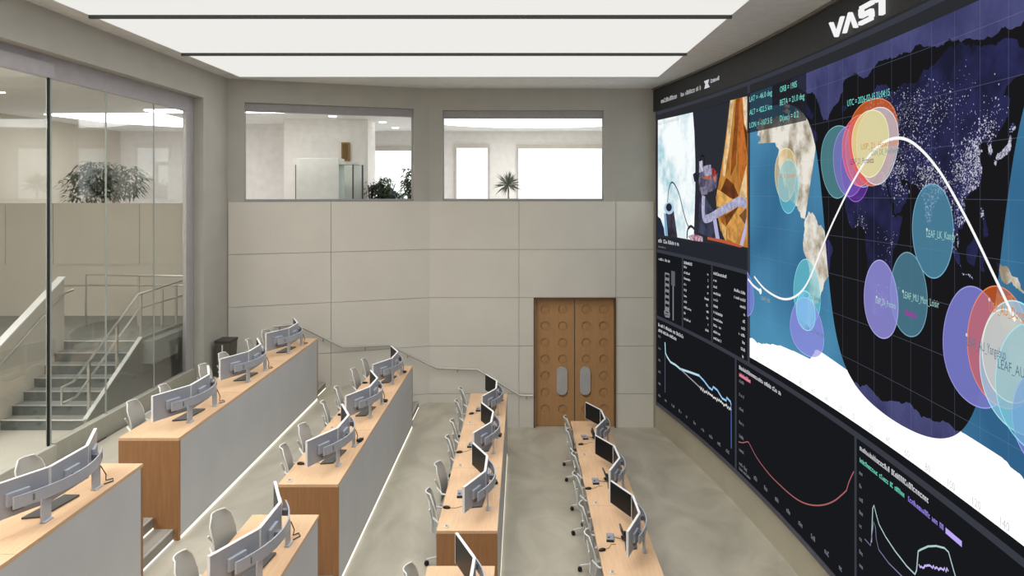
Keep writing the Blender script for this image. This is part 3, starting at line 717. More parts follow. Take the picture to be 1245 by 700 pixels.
# --- three data panels
dp = flat('status_panel', [rect(16.19, YE1-0.02, 2.765, 4.27)], D_BG, 3, vw)
flat('title_bar', glyphs(17.58, 4.10, 0.70, 0.062), D_TXT, 5, dp)
flat('module_column', [q for k in range(7) for q in ribbon([(17.18, 3.83-0.135*k), (16.93, 3.83-0.135*k), (16.93, 3.72-0.135*k), (17.18, 3.72-0.135*k), (17.18, 3.83-0.135*k)], 0.045)]+
     [q for q in ribbon([(17.18+0.02, 2.86), (17.22, 2.93), (17.14, 2.98), (16.97, 2.98), (16.90, 2.93), (16.92, 2.86), (17.18, 2.84)], 0.05)], glow('screen_icon', (128,130,136), 1.0), 5, dp)
flat('slider', [rect(16.66, 16.72, 2.82, 3.75)], glow('screen_slider', (130,132,138), 1.0), 5, dp)
flat('slider_knob', [rect(16.58, 16.80, 3.60, 3.93)], glow('screen_knob', (92,94,100), 1.0), 6, dp)
dp2 = flat('status_panel', [rect(14.59, 16.12, 2.765, 4.27)], D_BG, 3, vw)
flat('title_bar', glyphs(16.06, 4.155, 0.45, 0.062), D_TXT, 5, dp2)
rl = random.Random(3)
rows = [4.07-0.125*k for k in range(10)]
flat('label_row', [q for h, w in zip(rows, (.16, .34, .36, .15, .17, .17, .17, .42, .17, .38)) for q in glyphs(16.06, h, w, 0.048)], D_TXT, 5, dp2)
flat('value_row', [q for h, w in zip(rows, (.08, .05, .08, .08, .22, .14, .12, .12, .05, .18)) for q in glyphs(14.70+w, h-0.02, w, 0.048)], D_TXT, 5, dp2)
dp3 = flat('status_panel', [rect(12.86, 14.52, 2.765, 4.27)], D_BG, 3, vw)
flat('title_bar', glyphs(14.46, 4.10, 0.65, 0.062), D_TXT, 5, dp3)
flat('label_row', [q for k, w in enumerate((.20, .20, .36, .25, .24, .46, .46, .46, .36, .40)) for q in glyphs(14.46, 3.97-0.125*k, w, 0.048)], D_TXT, 5, dp3)
flat('value_row', [q for k, w in enumerate((.52, .52, .24, .08, .12, .18, .30, .14, .20, .14)) for q in glyphs(12.94+w, 3.91-0.125*k, w, 0.052)], D_TXT, 5, dp3)

# --- three charts
c1 = flat('chart_panel', [rect(13.43, YE1-0.02, 0.70, 2.69)], D_BG, 3, vw)
flat('title_bar', glyphs(17.60, 2.53, 1.55, 0.075)+glyphs(17.60, 2.40, 1.10, 0.07), D_TXT, 5, c1)
flat('axis_marks', [q for k in range(6) for q in glyphs(17.60, 2.27-0.28*k, 0.17, 0.054)]+[q for k in range(9) for q in glyphs(17.2-0.42*k, 0.86, 0.18, 0.061)], D_TXT2, 5, c1)
LB = glow('line_blue', (150,200,240), 1.0); LW = glow('line_white', (214,216,214), 1.0); LBL = glow('line_deep', (84,116,190), 1.0)
flat('plot_line', ribbon(P((809.2,416),(809.8,429),(812,434),(816,440),(822,443.5),(828,448.5),(840,452.5),(851,456.5)), 0.045), glow('line_cyan', (186,222,232), 1.0), 6, c1)
flat('plot_line', ribbon(P((828,448.5),(838,458),(852,471)), 0.03), glow('line_grey', (150,150,158), 1.0), 6, c1)
flat('plot_line', ribbon(P((851,456.5),(857,463),(863,471),(867,474),(868,470),(873,474),(879,484),(884,487),(884.5,483),(889,488),(890,492)), 0.038), LB, 7, c1)
jag = []
rj = random.Random(5)
for k in range(36):
    t = k/35; jag.append((852+38*t, 471+26*t+ (2.5 if k % 2 else -2.0)*rj.random()))
flat('plot_line', ribbon(P(*jag), 0.035), LW, 8, c1)
flat('plot_line', ribbon(P((889.8,491),(890,545)), 0.03), LBL, 6, c1)
flat('plot_line', ribbon(P((809.2,428),(809.2,477)), 0.03), glow('line_dim', (92,96,112), 1.0), 5, c1)
c2 = flat('chart_panel', [rect(9.14, 13.35, 0.70, 2.69)], D_BG, 3, vw)
flat('title_bar', glyphs(13.22, 2.55, 1.75, 0.07), D_TXT, 5, c2)
flat('legend_bar', glyphs(13.22, 2.42, 0.50, 0.075)+[rect(12.74, 13.20, 2.43, 2.47)], glow('legend_pink', (226,130,150), 1.0), 5, c2)
flat('axis_marks', [q for k in range(7) for q in glyphs(13.22, 2.32-0.245*k, 0.22, 0.054)]+[q for k in range(9) for q in glyphs(13.0-0.43*k, 0.84, 0.17, 0.068)]+glyphs(13.22, 0.76, 0.5, 0.05), D_TXT2, 5, c2)
flat('plot_line', ribbon(smooth_line(P((899,537),(904,538),(910,537),(913,541),(921,556),(936,576),(952,592),(966,604),(978,611),(990,614),(1003,613.5),(1015,609),(1024,602),(1030.5,596)),5)+P((1033,587),(1036,580),(1039.5,573)), 0.018), glow('line_pink', (168,98,104), 1.0), 6, c2)
c3 = flat('chart_panel', [rect(YE0, 9.08, 0.70, 2.69)], D_BG, 3, vw)
flat('title_bar', glyphs(8.99, 2.575, 1.62, 0.062), D_TXT, 5, c3)
flat('legend_bar', glyphs(8.99, 2.43, 1.08, 0.055), glow('legend_green', (110,206,184), 1.0), 5, c3)
flat('legend_bar', glyphs(7.85, 2.43, 0.75, 0.055), glow('legend_violet', (150,130,226), 1.0), 5, c3)
flat('legend_bar', [dashes(7.12, 2.425, 0.28, 0.055)], glow('legend_violet2', (190,170,250), 1.0), 6, c3)
flat('axis_marks', [q for k in range(9) for q in glyphs(9.00, 2.28-0.16*k, 0.09, 0.047)]+[q for k in range(15) for q in glyphs(9.0-0.43*k, 0.84, 0.17, 0.068)], D_TXT2, 5, c3)
L3 = glow('line_mint', (178,206,204), 1.0)
flat('plot_line', ribbon(P((1061,659),(1061.5,645),(1062.5,618),(1064,614),(1066,622),(1070,637),(1078,652),(1090,670),(1104,688),(1114,698),(1116,693),(1118,670),(1121,668),(1130,664),(1140,663.5),(1150,666),(1155,671),(1158,682),(1162,696),(1165,705),(1175,722)), 0.018), L3, 6, c3)
flat('plot_line', ribbon(P((1053,655),(1060,663),(1062,648),(1064,634),(1066,640),(1067,655),(1070,668),(1082,684),(1098,700),(1110,712)), 0.014), glow('line_lav', (128,126,160), 1.0), 7, c3)
flat('plot_line', ribbon(P(*[(1119+36*k/24, 687+6*k/24+rj.uniform(-2.5, 2.5)) for k in range(25)]), 0.02), glow('line_violet', (196,180,240), 1.0), 7, c3)

# raised white letters on the black fascia
sign = empty('wall_lettering', (arc_x(9.0)-0.02, 9.0, 7.722))
tag(sign, 'raised white logo lettering reading VAST on the black fascia', 'sign')
LH = 0.222
def letter(strokes, u0, kx):
    m = MB()
    for st in strokes:
        a = [Vector((arc_x(u0-x*kx)+0.004-arc_x(9.0)+0.02, u0-x*kx-9.0, z)) for x, z in st]
        m.prism(a, (-0.045, 0, 0))
    m.build('letter', glow('letter_white', (250, 250, 250), 0.95), sign)
t = 0.036
letter([[(0, LH), (t*1.15, LH), (0.155+t*.35, 0), (0.155-t*.45, 0)], [(0.155-t*.45, 0), (0.155+t*.35, 0), (0.315, LH), (0.315-t*1.1, LH)]], 9.80, 1.20)
letter([[(0, 0), (t*1.1, 0), (0.155+t*.5, LH), (0.155-t*.35, LH)], [(0.155-t*.35, LH), (0.155+t*.5, LH), (0.315, 0), (0.315-t*1.15, 0)]], 9.405, 1.12)
letter([[(0.02, LH), (0.30, LH), (0.30, LH-0.043), (0.02, LH-0.043)], [(0.0, LH-0.03), (0.06, LH-0.043), (0.06, LH*0.5-0.02), (0.0, LH*0.5+0.01)], [(0.0, LH*0.5+0.02), (0.28, LH*0.5+0.02), (0.30, LH*0.5-0.03), (0.02, LH*0.5-0.03)],
        [(0.24, LH*0.5+0.01), (0.30, LH*0.5-0.02), (0.30, 0.03), (0.24, 0.05)], [(0.0, 0.043), (0.28, 0.043), (0.28, 0), (0.0, 0)]], 8.965, 1.08)
letter([[(0, LH), (0.30, LH), (0.30, LH-0.043), (0, LH-0.043)], [(0.12, LH-0.043), (0.185, LH-0.043), (0.185, 0), (0.12, 0)]], 8.59, 1.12)
# small unreadable strip of text at the far end of the fascia
cap = empty('fascia_caption', (0, 0, 0)); tag(cap, 'small white lines of text at far end of the black fascia', 'sign')
stuff(flat('caption_line', glyphs(17.45, 7.80, 1.0, 0.10), glow('cap_txt', (178,180,182), 1.0), 3, cap))
stuff(flat('caption_line', glyphs(16.25, 7.80, 1.15, 0.10), glow('cap_txt', (178,180,182), 1.0), 3, cap))
stuff(flat('caption_mark', [[(14.95, 7.79), (14.80, 7.79), (14.70, 7.95), (14.85, 7.95)], [(14.80, 7.79), (14.66, 7.79), (14.86, 7.95), (14.97, 7.95)], ]+glyphs(14.62, 7.86, 0.5, 0.08), D_TXT, 3, cap))

# ------------------------------------------------------------------ desks
ROWNAME = {'A': 'top tier by the glass wall', 'B': 'second tier', 'C': 'third tier', 'D': 'lowest floor beside the video wall'}
def desk(row, y0, y1, where):
    z = TIER[row]; x0, x1 = EDGE[row]; low = z-0.6 if row != 'D' else z
    d = empty('console_desk', ((x0+x1)/2, (y0+y1)/2, low))
    tag(d, 'long oak-topped console desk with grey front, %s, %s' % (ROWNAME[row], where), 'desk', 'long console desks')
    ox, oy, oz = d.location
    def b(name, m, a0, a1, b0, b1, c0, c1, bv=0.0): return box(name, m, a0-ox, a1-ox, b0-oy, b1-oy, c0-oz, c1-oz, d, bevel=bv)
    top = b('worktop', M_WOODT, x0, x1, y0, y1, z+0.69, z+0.73, 0.003)
    b('end_panel', M_WOODE, x0, x1, y0, y0+0.05, low, z+0.69)
    b('end_panel', M_WOODE, x0, x1, y1-0.05, y1, low, z+0.69)
    b('front_panel', M_FRONT, x1-0.022, x1-0.002, y0+0.05, y1-0.05, low+0.04, z+0.69)
    b('light_strip', G_LED, x1-0.024, x1+0.001, y0+0.05, y1-0.05, low+0.002, low+0.04)
    n = 3
    for k in range(1, n):
        yy = y0+(y1-y0)*k/n
        b('support', M_FRONT, x0+0.18, x1-0.03, yy-0.02, yy+0.02, z, z+0.69)
        b('top_joint', mat('joint_dark', (150, 112, 76), 0.6), x0+0.002, x1-0.002, yy-0.002, yy+0.002, z+0.7302, z+0.7308)
    return d
for row in 'ABCD':
    desk(row, Y_F0, Y_F1, 'beyond the aisle')
for row in 'ABC':
    desk(row, Y_N0, Y_N1, 'nearest the camera')

# ------------------------------------------------------------------ monitor stations
def monitor_station(zname):
    """three screens in a shallow bow, facing -x, on a curved silver band with two plate posts; origin on the worktop"""
    r = empty('monitor_station')
    def mon(px, py, ang):
        o = empty('monitor'); o.parent = r; o.location = (px, py, 0.135); o.rotation_euler = (0, 0, ang)
        MB().box(0.0, 0.028, -0.305, 0.305, 0, 0.345).build('housing', M_MON, o, bevel=0.004)
        MB().box(-0.003, 0.0, -0.295, 0.295, 0.012, 0.335).build('screen', M_SCREEN, o)
        m = MB(); m.box(-0.0045, 0.0285, -0.3055, 0.3055, 0.340, 0.3462); m.box(-0.0045, 0.0285, -0.3075, -0.300, 0.0, 0.3462); m.box(-0.0045, 0.0285, 0.300, 0.3075, 0.0, 0.3462)
        m.build('bezel', M_MONE, o)
        MB().box(0.028, 0.062, -0.11, 0.11, 0.11, 0.235).build('rear_bracket', M_BAND, o, bevel=0.006)
        MB().box(0.028, 0.05, -0.05, 0.05, 0.05, 0.11).build('port_cover', M_MONB, o)
    a = math.radians(24)
    mon(0, 0, 0)
    c, s = math.cos(a), math.sin(a)
    for sg in (-1, 1):
        mon(-0.305*s-0.004, sg*(0.308+0.305*c), sg*a)
    # curved band behind the screens
    pts = []
    for k in range(17):
        y = -0.70+1.40*k/16
        pts.append((0.135-0.42*y*y, y))
    m = MB(); vs = []; fs = []
    for (x, y) in pts:
        vs += [(x, y, 0.225), (x, y, 0.34), (x+0.016, y, 0.34), (x+0.016, y, 0.225)]
    for i in range(16):
        for k in range(4): fs.append((i*4+k, i*4+4+k, i*4+4+(k+1) % 4, i*4+(k+1) % 4))
    fs.append((0, 1, 2, 3)); fs.append((67, 66, 65, 64)); m.add(vs, fs); m.build('curved_band', M_BAND, r, smooth=True)
    for y in (-0.42, 0.36):
        x = 0.135-0.42*y*y
        MB().box(x-0.014, x+0.002, y-0.07, y+0.07, 0.012, 0.24).build('post', M_BAND, r)
        MB().box(x-0.03, x+0.03, y-0.06, y+0.06, 0.0, 0.012).build('foot', M_BAND, r, bevel=0.003)
    for sg in (-1, 0, 1):
        MB().box(0.035 if sg == 0 else -0.06, 0.12 if sg == 0 else 0.03, sg*0.52-0.035, sg*0.52+0.035, 0.255, 0.315).build('arm', M_MONB, r)
    m = MB(); m.prism([(-0.20, -0.40, 0), (-0.03, -0.36, 0), (0.02, 0.16, 0), (-0.14, 0.16, 0)], (0, 0, 0.018)); m.build('base_tray', M_TRAY, r)
    MB().tube([(0.09, 0.42, 0.22), (0.10, 0.50, 0.10), (0.07, 0.55, 0.015), (0.11, 0.62, 0.008), (0.15, 0.55, 0.008), (0.10, 0.46, 0.008)], 0.006, 5).build('cable', M_DARK, r, smooth=True)
    return r
POSN = ['nearest the camera', 'in the middle of its row', 'farthest from the camera']
cent = [Y_F0+1.09+2.18*i for i in range(3)]
stations = []
for row in 'ABCD':
    for i, c in enumerate(cent): stations.append((row, c, 'far desk', POSN[i]))
for row in 'ABC': stations.append((row, Y_N1-1.09, 'desk cut by the picture edge', 'beside the aisle'))
proto_m = None
RN2 = {'A': 'top-tier', 'B': 'second-tier', 'C': 'third-tier', 'D': 'lowest'}
for row, c, dk, pos in stations:
    lab = 'three silver monitors on curved band, %s %s, %s' % (RN2[row], dk, pos)
    loc = (EDGE[row][1]-0.21, c+random.uniform(-0.02, 0.02), TIER[row]+0.731)
    if proto_m is None:
        proto_m = monitor_station(row); index_kids(proto_m)
        tag(proto_m, lab, 'monitors', 'monitor stations on the console desks'); proto_m.location = loc
    else: copy_tree(proto_m, loc, lab, random.uniform(-0.03, 0.03))

# ------------------------------------------------------------------ chairs
def chair():
    r = empty('task_chair')
    # seat
    m = MB()
    m.prism([(x, y, 0.44) for x, y in ((-.20,-.20),(-.10,-.24),(.14,-.24),(.24,-.19),(.26,0),(.24,.19),(.14,.24),(-.10,.24),(-.20,.20))], (0, 0, 0.065))
    m.build('seat', M_MESHG, r, bevel=0.02, smooth=True)
    # back: bowed mesh panel with a rounded outline
    nb, na = 9, 8
    def bp(a, b, off=0.0):
        h = 0.47+0.55*b
        w = 0.215*(0.86+0.28*b-0.20*b*b)
        if b > 0.78: w *= math.sqrt(max(0.0, 1-((b-0.78)/0.24)**2*0.75))
        if b < 0.15: w *= 0.80+0.20*(b/0.15)
        x = -0.215-0.10*b+0.05*math.sin(math.pi*b)+0.055*a*a*(0.5+0.5*b)-off
        return (x, a*w, h)
    vs = []; fs = []
    for side, off in enumerate((0.0, 0.016)):
        for j in range(nb):
            for i in range(na): vs.append(bp(-1+2*i/(na-1), j/(nb-1), off))
    for j in range(nb-1):
        for i in range(na-1):
            q = (j*na+i, j*na+i+1, (j+1)*na+i+1, (j+1)*na+i); fs.append(q); fs.append(tuple(v+nb*na for v in q)[::-1])
    rim = [i for i in range(na)]+[j*na+na-1 for j in range(1, nb)]+[(nb-1)*na+i for i in range(na-2, -1, -1)]+[j*na for j in range(nb-2, 0, -1)]
    for k in range(len(rim)):
        a, b = rim[k], rim[(k+1) % len(rim)]; fs.append((b, a, a+nb*na, b+nb*na))
    back = MB().add(vs, fs).build('backrest', M_MESHG, r, smooth=True)
    loop = [bp(-1+2*i/(na-1), 0, .008) for i in range(na)]+[bp(1, j/(nb-1), .008) for j in range(1, nb)]+[bp(-1+2*i/(na-1), 1, .008) for i in range(na-2, -1, -1)]+[bp(-1, j/(nb-1), .008) for j in range(nb-2, 0, -1)]
    MB().tube(loop, 0.0085, 6, closed=True).build('back_frame', M_CHAIRW, back, smooth=True)
    m = MB()
    m.tube([(-0.02, 0, 0.40), (-0.18, 0, 0.40), (-0.245, 0, 0.48), (-0.235, 0, 0.62)], 0.018, 6)
    m.tube([(-0.235, 0, 0.60), (-0.255, 0.10, 0.74), (-0.275, 0.17, 0.84)], 0.012, 6); m.tube([(-0.235, 0, 0.60), (-0.255, -0.10, 0.74), (-0.275, -0.17, 0.84)], 0.012, 6)
    m.build('back_spine', M_CHAIRW, r, smooth=True)
    for sg in (-1, 1):
        y = sg*0.265
        MB().tube([(-0.235, sg*0.20, 0.74), (-0.15, y, 0.675), (0.0, y, 0.655), (0.13, y, 0.65), (0.15, y, 0.63), (0.02, y, 0.56), (-0.10, y, 0.48), (-0.12, sg*0.20, 0.43), (-0.04, sg*0.05, 0.41)], 0.013, 6).build('armrest', M_CHAIRW, r, smooth=True)
    MB().lathe([(0.03, 0.10), (0.03, 0.26), (0.02, 0.27), (0.02, 0.40), (0.09, 0.41), (0.09, 0.44)], n=10).build('gas_column', M_CHAIRW, r, smooth=True)
    for k in range(5):
        a = 2*math.pi*k/5+math.pi
        ca, sa = math.cos(a), math.sin(a)
        leg = MB().tube([(0.02*ca, 0.02*sa, 0.13), (0.18*ca, 0.18*sa, 0.105), (0.31*ca, 0.31*sa, 0.085)], [0.026, 0.019, 0.015], 6).build('base_leg', M_CHAIRW, r, smooth=True)
        M = Matrix.Translation((0.31*ca, 0.31*sa, 0.035)) @ Matrix.Rotation(a, 4, 'Z') @ Matrix.Rotation(math.pi/2, 4, 'X')
        MB().lathe([(0.024, -0.026), (0.034, -0.02), (0.034, 0.02), (0.024, 0.026)], n=10, M=M).build('caster', M_DARK, leg, smooth=True)
    return r
proto_c = None
sides = ['nearer', 'farther']
chairs = []
for row in 'ABCD':
    for i, c in enumerate(cent):
        for s in (0, 1): chairs.append((row, c+(-0.46 if s == 0 else 0.44), '%s chair at %s station %s' % (sides[s], RN2[row], POSN[i])))
for row, s in (('A', 1), ('B', 0), ('B', 1), ('C', 1)):
    chairs.append((row, Y_N1-1.09+(-0.46 if s == 0 else 0.44), '%s chair at the %s desk cut by the picture edge' % (sides[s], RN2[row])))
rc = random.Random(21)
for row, y, lab in chairs:
    loc = (EDGE[row][0]+0.13+rc.uniform(-0.03, 0.02), y+rc.uniform(-0.03, 0.03), TIER[row])
    lab = 'grey swivel chair, '+lab; rz = rc.uniform(-0.22, 0.22)
    if proto_c is None:
        proto_c = chair(); index_kids(proto_c); tag(proto_c, lab, 'chair', 'swivel chairs along the console desks'); proto_c.location = loc; proto_c.rotation_euler = (0, 0, rz)
    else: copy_tree(proto_c, loc, lab, rz)

# ------------------------------------------------------------------ small things on the worktops
def mouse():
    r = empty('mouse')
    m = MB(); vs = []; fs = []
    prof = [(0.0, 0.036), (0.35, 0.034), (0.7, 0.026), (0.95, 0.010), (1.0, 0.0)]
    m.lathe([(0.030, 0.0), (0.032, 0.010), (0.028, 0.022), (0.018, 0.031), (0.005, 0.034)], n=12, M=Matrix.Diagonal((1.75, 1.0, 1.0, 1.0)))
    m.build('body', M_DARK, r, smooth=True)
    MB().tube([(0.055, 0, 0.012), (0.12, 0.02, 0.004), (0.20, 0.10, 0.004), (0.27, 0.07, 0.004)], 0.0035, 5).build('cable', mat('cable_tan', (150, 118, 84), 0.6), r, smooth=True)
    return r
def device():
    r = empty('desk_phone')
    MB().box(-0.055, 0.055, -0.10, 0.10, 0.0, 0.035).build('body', M_DEV, r, bevel=0.008)
    MB().box(-0.053, 0.053, -0.118, -0.096, 0.0, 0.024).build('front_edge', M_DARK, r)
    MB().box(-0.035, 0.035, 0.0, 0.075, 0.035, 0.038).build('display', mat('display_lilac', (150, 152, 172), 0.3), r)
    MB().lathe([(0.016, 0.035), (0.016, 0.041), (0.012, 0.043)], c=(-0.02, -0.05, 0), n=10).build('button', M_DARK, r)
    MB().tube([(0.05, 0.03, 0.012), (0.12, 0.01, 0.005), (0.22, -0.01, 0.005)], 0.004, 5).build('cable', M_DARK, r, smooth=True)
    return r
def tablet():
    r = empty('desk_tablet')
    M = Matrix.Rotation(math.radians(68), 4, 'Y')
    MB().box(-0.085, 0.085, -0.10, 0.10, -0.014, 0.012, Matrix.Translation((0, 0, 0.085)) @ M).build('body', mat('tablet_grey', (74, 76, 78), 0.45), r, bevel=0.004)
    MB().box(-0.02, 0.06, -0.05, 0.05, 0.0, 0.012).build('stand_foot', M_DARK, r)
    MB().box(0.02, 0.04, -0.03, 0.03, 0.01, 0.09).build('stand', M_DARK, r)
    return r
def cube():
    r = empty('desk_socket')
    MB().box(-0.03, 0.03, -0.03, 0.03, 0.0, 0.012).build('plate', M_WHITE, r, bevel=0.003)
    MB().box(-0.018, 0.018, -0.018, 0.018, 0.012, 0.02).build('lid', M_DEV, r)
    return r
def adapter():
    r = empty('power_adapter')
    MB().box(-0.03, 0.03, -0.055, 0.055, 0.0, 0.035).build('body', M_DARK, r, bevel=0.006)
    MB().tube([(0, 0.05, 0.015), (-0.02, 0.12, 0.005), (-0.06, 0.16, 0.005)], 0.004, 5).build('cable', M_DARK, r, smooth=True)
    return r
KINDS = {'mouse': (mouse, 'black computer mouse with tan cable', 'mouse', 'mice on the worktops'),
         'phone': (device, 'grey desk phone with black edge', 'phone', 'desk phones on the worktops'),
         'tablet': (tablet, 'dark grey tablet on stand behind monitor', 'tablet', 'tablets on the worktops'),
         'socket': (cube, 'white socket lid on oak worktop', 'socket', 'sockets in the worktops'),
         'adapter': (adapter, 'small black power adapter behind the monitors', 'adapter', 'power adapters')}
PROTO = {}
def put(kind, row, x, y, rz, where):
    fn, lab, cat, grp = KINDS[kind]
    loc = (x, y, TIER[row]+(0.751 if kind == 'tablet' else 0.731)); label = lab+', '+where
    if kind not in PROTO:
        p = fn(); index_kids(p); tag(p, label, cat, grp); p.location = loc; p.rotation_euler = (0, 0, rz); PROTO[kind] = p
    else: copy_tree(PROTO[kind], loc, label, rz)
rs = random.Random(9)
for row in 'BCD':
    xm = EDGE[row][1]-0.21
    for i, c in enumerate(cent):
        w = '%s desk, station %s' % (RN2[row], POSN[i])
        put('mouse', row, EDGE[row][0]+rs.uniform(0.05, 0.13), c-0.36+rs.uniform(-0.08, 0.06), rs.uniform(-0.3, 0.5), w)
        if row in 'CD':
            put('phone', row, EDGE[row][0]+rs.uniform(0.20, 0.25), c-0.02+rs.uniform(-0.12, 0.08), rs.uniform(-0.15, 0.15), w)
            put('tablet', row, xm-0.19, c-0.05, rs.uniform(-0.2, 0.1), w)
        if row != 'C' or i < 2:
            put('adapter', row, xm+0.13, c+0.50+rs.uniform(-0.1, 0.1), rs.uniform(-0.4, 0.4), w)
        put('socket', row, EDGE[row][0]+0.12, c-0.98 if i == 0 else c-1.0, 0, w)

# ------------------------------------------------------------------ handrail along the back wall
hr = empty('handrail', (0, 0, 0)); tag(hr, 'thin steel handrail stepping down along the pale back wall', 'handrail')
hp = [(-5.62, 2.68), (-5.16, 2.70), (-4.18, 2.10), (-3.18, 2.07), (-2.06, 1.46), (-1.06, 1.42), (-0.03, 0.79), (0.26, 0.79)]
MB().tube([back_pt(s, z, 0.10) for s, z in hp], 0.024, 8).build('rail', M_STEEL, hr, smooth=True)
for s, z in ((-5.5, 2.685), (-4.6, 2.355), (-3.7, 2.085), (-2.75, 1.835), (-1.55, 1.44), (-0.6, 1.14), (0.12, 0.79)):
    a = back_pt(s, z-0.02, 0.10); b = back_pt(s, z-0.09, 0.06); c = back_pt(s, z-0.09, 0.025)
    MB().tube([a, b, c], 0.009, 6).build('bracket', M_MONB, hr)

# waste bin by the pier
bn = empty('waste_bin', (-6.28, 15.75, 1.8)); tag(bn, 'tall dark grey waste bin in corner behind top desk', 'bin')
def taper(m, x, y, x2, y2, z0, z1):
    m.add([(-x,-y,z0),(x,-y,z0),(x,y,z0),(-x,y,z0),(-x2,-y2,z1),(x2,-y2,z1),(x2,y2,z1),(-x2,y2,z1)], [(0,3,2,1),(4,5,6,7),(0,1,5,4),(1,2,6,5),(2,3,7,6),(3,0,4,7)]); return m
taper(MB(), 0.13, 0.18, 0.16, 0.21, 0.0, 0.74).build('body', M_BIN, bn, bevel=0.012)
taper(MB(), 0.17, 0.22, 0.17, 0.22, 0.74, 0.79).build('rim', mat('bin_rim', (64, 62, 56), 0.5), bn, bevel=0.008)
MB().box(-0.012, 0.012, -0.225, -0.200, 0.40, 0.70).build('handle', M_WHITE, bn)

# ------------------------------------------------------------------ stairwell behind the glass
fs2 = MB(); fs2.box(-13.0, GX-0.06, -2.0, 12.15, 1.5, 1.8); fs2.box(-13.0, GX-0.06, 12.15, 13.85, 1.2, 1.5)
struct(fs2.build('floor', mat('stair_floor', (190, 184, 172), 0.6, noise=(2, (1,1,1)), amount=0.05)))
fs2 = MB(); fs2.box(-13.0, GX-0.13, 13.84, 16.9, 2.5, 2.92)
struct(fs2.build('floor_landing', M_STAIR))
stc = empty('staircase', (-7.85, 12.15, 1.8)); tag(stc, 'grey concrete staircase with seven steps behind the glass wall', 'stairs')
for k in range(7):
    y0 = 12.15+0.2817*k; z0 = 1.8+0.16*k
    st = MB().box(-0.70, 0.70, y0-12.15, y0-12.15+0.30, z0-1.8, z0-1.8+0.15).build('step', M_RISER, stc)
    MB().box(-0.70, 0.70, y0-12.165, y0-12.15+0.29, z0-1.8+0.15, z0-1.8+0.163).build('tread', M_STAIR, st)
    MB().box(-0.70, 0.70, y0-12.168, y0-12.15+0.025, z0-1.8+0.1625, z0-1.8+0.168).build('nosing', M_WHITE if k in (0, 6) else M_ALU, st)
# fascia wall beside the stair on the glass side
m = MB(); m.prism([(0.70, -0.06, 0.0), (0.70, -0.06, 0.19), (0.70, 1.69, 1.185), (0.70, 4.2, 1.17), (0.70, 4.2, 0.0)], (0.05, 0, 0)); m.build('stringer', M_STRING, stc)
m = MB(); m.prism([(0.69, -0.07, 0.19), (0.69, 1.69, 1.187), (0.69, 1.69, 1.205), (0.69, -0.07, 0.208)], (0.07, 0, 0)); m.build('stringer_cap', M_WHITE, stc)
# parapet on the far side with its pale cap
pw = empty('parapet', (-8.55, 12.15, 1.8)); tag(pw, 'sloping pale parapet with steel handrail on left of staircase', 'parapet')
m = MB(); m.prism([(-0.10, -2.2, 0.0), (-0.10, -2.2, 0.14), (-0.10, 0.02, 1.39), (-0.10, 1.69, 2.30), (-0.10, 1.69, 0.0)], (0.10, 0, 0)); m.build('wall', M_STWALL, pw)
m = MB(); m.prism([(-0.12, -2.22, 0.14), (-0.12, 0.02, 1.39), (-0.12, 1.70, 2.30), (-0.12, 1.70, 2.33), (-0.12, 0.02, 1.42), (-0.12, -2.22, 0.17)], (0.14, 0, 0)); m.build('cap', M_WHITE, pw)
MB().tube([(0.07, -1.8, 0.14), (0.07, 0.0, 1.16), (0.07, 1.55, 2.03), (0.07, 1.85, 2.06)], 0.022, 8).build('rail', M_STEEL, pw, smooth=True)
for y in (-1.2, -0.4, 0.4, 1.2):
    z = 1.16+0.567*y
    MB().tube([(0.07, y, z-0.01), (0.05, y, z-0.07), (0.0, y, z-0.07)], 0.009, 6).build('bracket', M_STEEL, pw)
# stair rail on the glass side: two rails with a looped end
sr = empty('stair_rail', (-7.20, 12.15, 1.8)); tag(sr, 'steel double stair rail with looped end and square posts', 'railing')
def spt(px, py, x=-7.20):
    y = 900*(x)/(px-634); return (0.0, y-12.15, EYE+(234-py)*y/900-1.8)
top = [spt(75, 492), spt(75, 471), spt(89, 464), spt(168, 358), spt(222, 341)]
MB().tube(top, 0.020, 8).build('rail', M_STEEL, sr, smooth=True)
MB().tube([spt(75, 491), spt(93, 482), spt(170, 374), spt(222, 359)], 0.020, 8).build('rail', M_STEEL, sr, smooth=True)
for (px, p1, p0) in ((108, 440, 506), (142, 394, 452), (171, 358, 409), (197, 351, 399), (214, 345, 394)):
    a = spt(px, p1); b = spt(px, p0)
    MB().box(-0.02, 0.02, a[1]-0.02, a[1]+0.02, b[2], a[2]).build('post', M_STEEL, sr)
# landing rail along the back
lr = empty('landing_rail', (-9.06, 15.4, 2.92)); tag(lr, 'steel guard rail across the back of the landing', 'railing')
MB().tube([(0, 0, 0), (0, 0, 1.07), (2.2, 0, 1.04)], 0.022, 8).build('rail', M_STEEL, lr, smooth=True)
MB().tube([(-0.5, 0.05, 0.83), (0.1, 0.05, 0.85), (0.2, 0, 0.85), (2.2, 0, 0.85)], 0.018, 8).build('rail', M_STEEL, lr, smooth=True)
MB().box(1.07, 1.11, -0.02, 0.02, 0, 1.03).build('post', M_STEEL, lr)
# stairwell back wall up to the upper room, side wall
sw = struct(box('wall_stairwell', M_STWALL, -13.0, GX-0.13, 16.7, 16.95, 1.2, EYE-0.24))
for i, (x0, x1) in enumerate(((-13.0, -11.62), (-11.62, -10.55), (-10.55, -8.6), (-8.6, -6.9))):
    box('wall_panel', M_STWALL, x0+0.006, x1-0.006, 16.67, 16.70, EYE-1.62 if i < 3 else EYE-1.62, EYE-0.25, sw)
struct(box('wall_stair_side', M_STWALL, -13.2, -13.0, -2.0, 24.2, 1.2, 8.3))

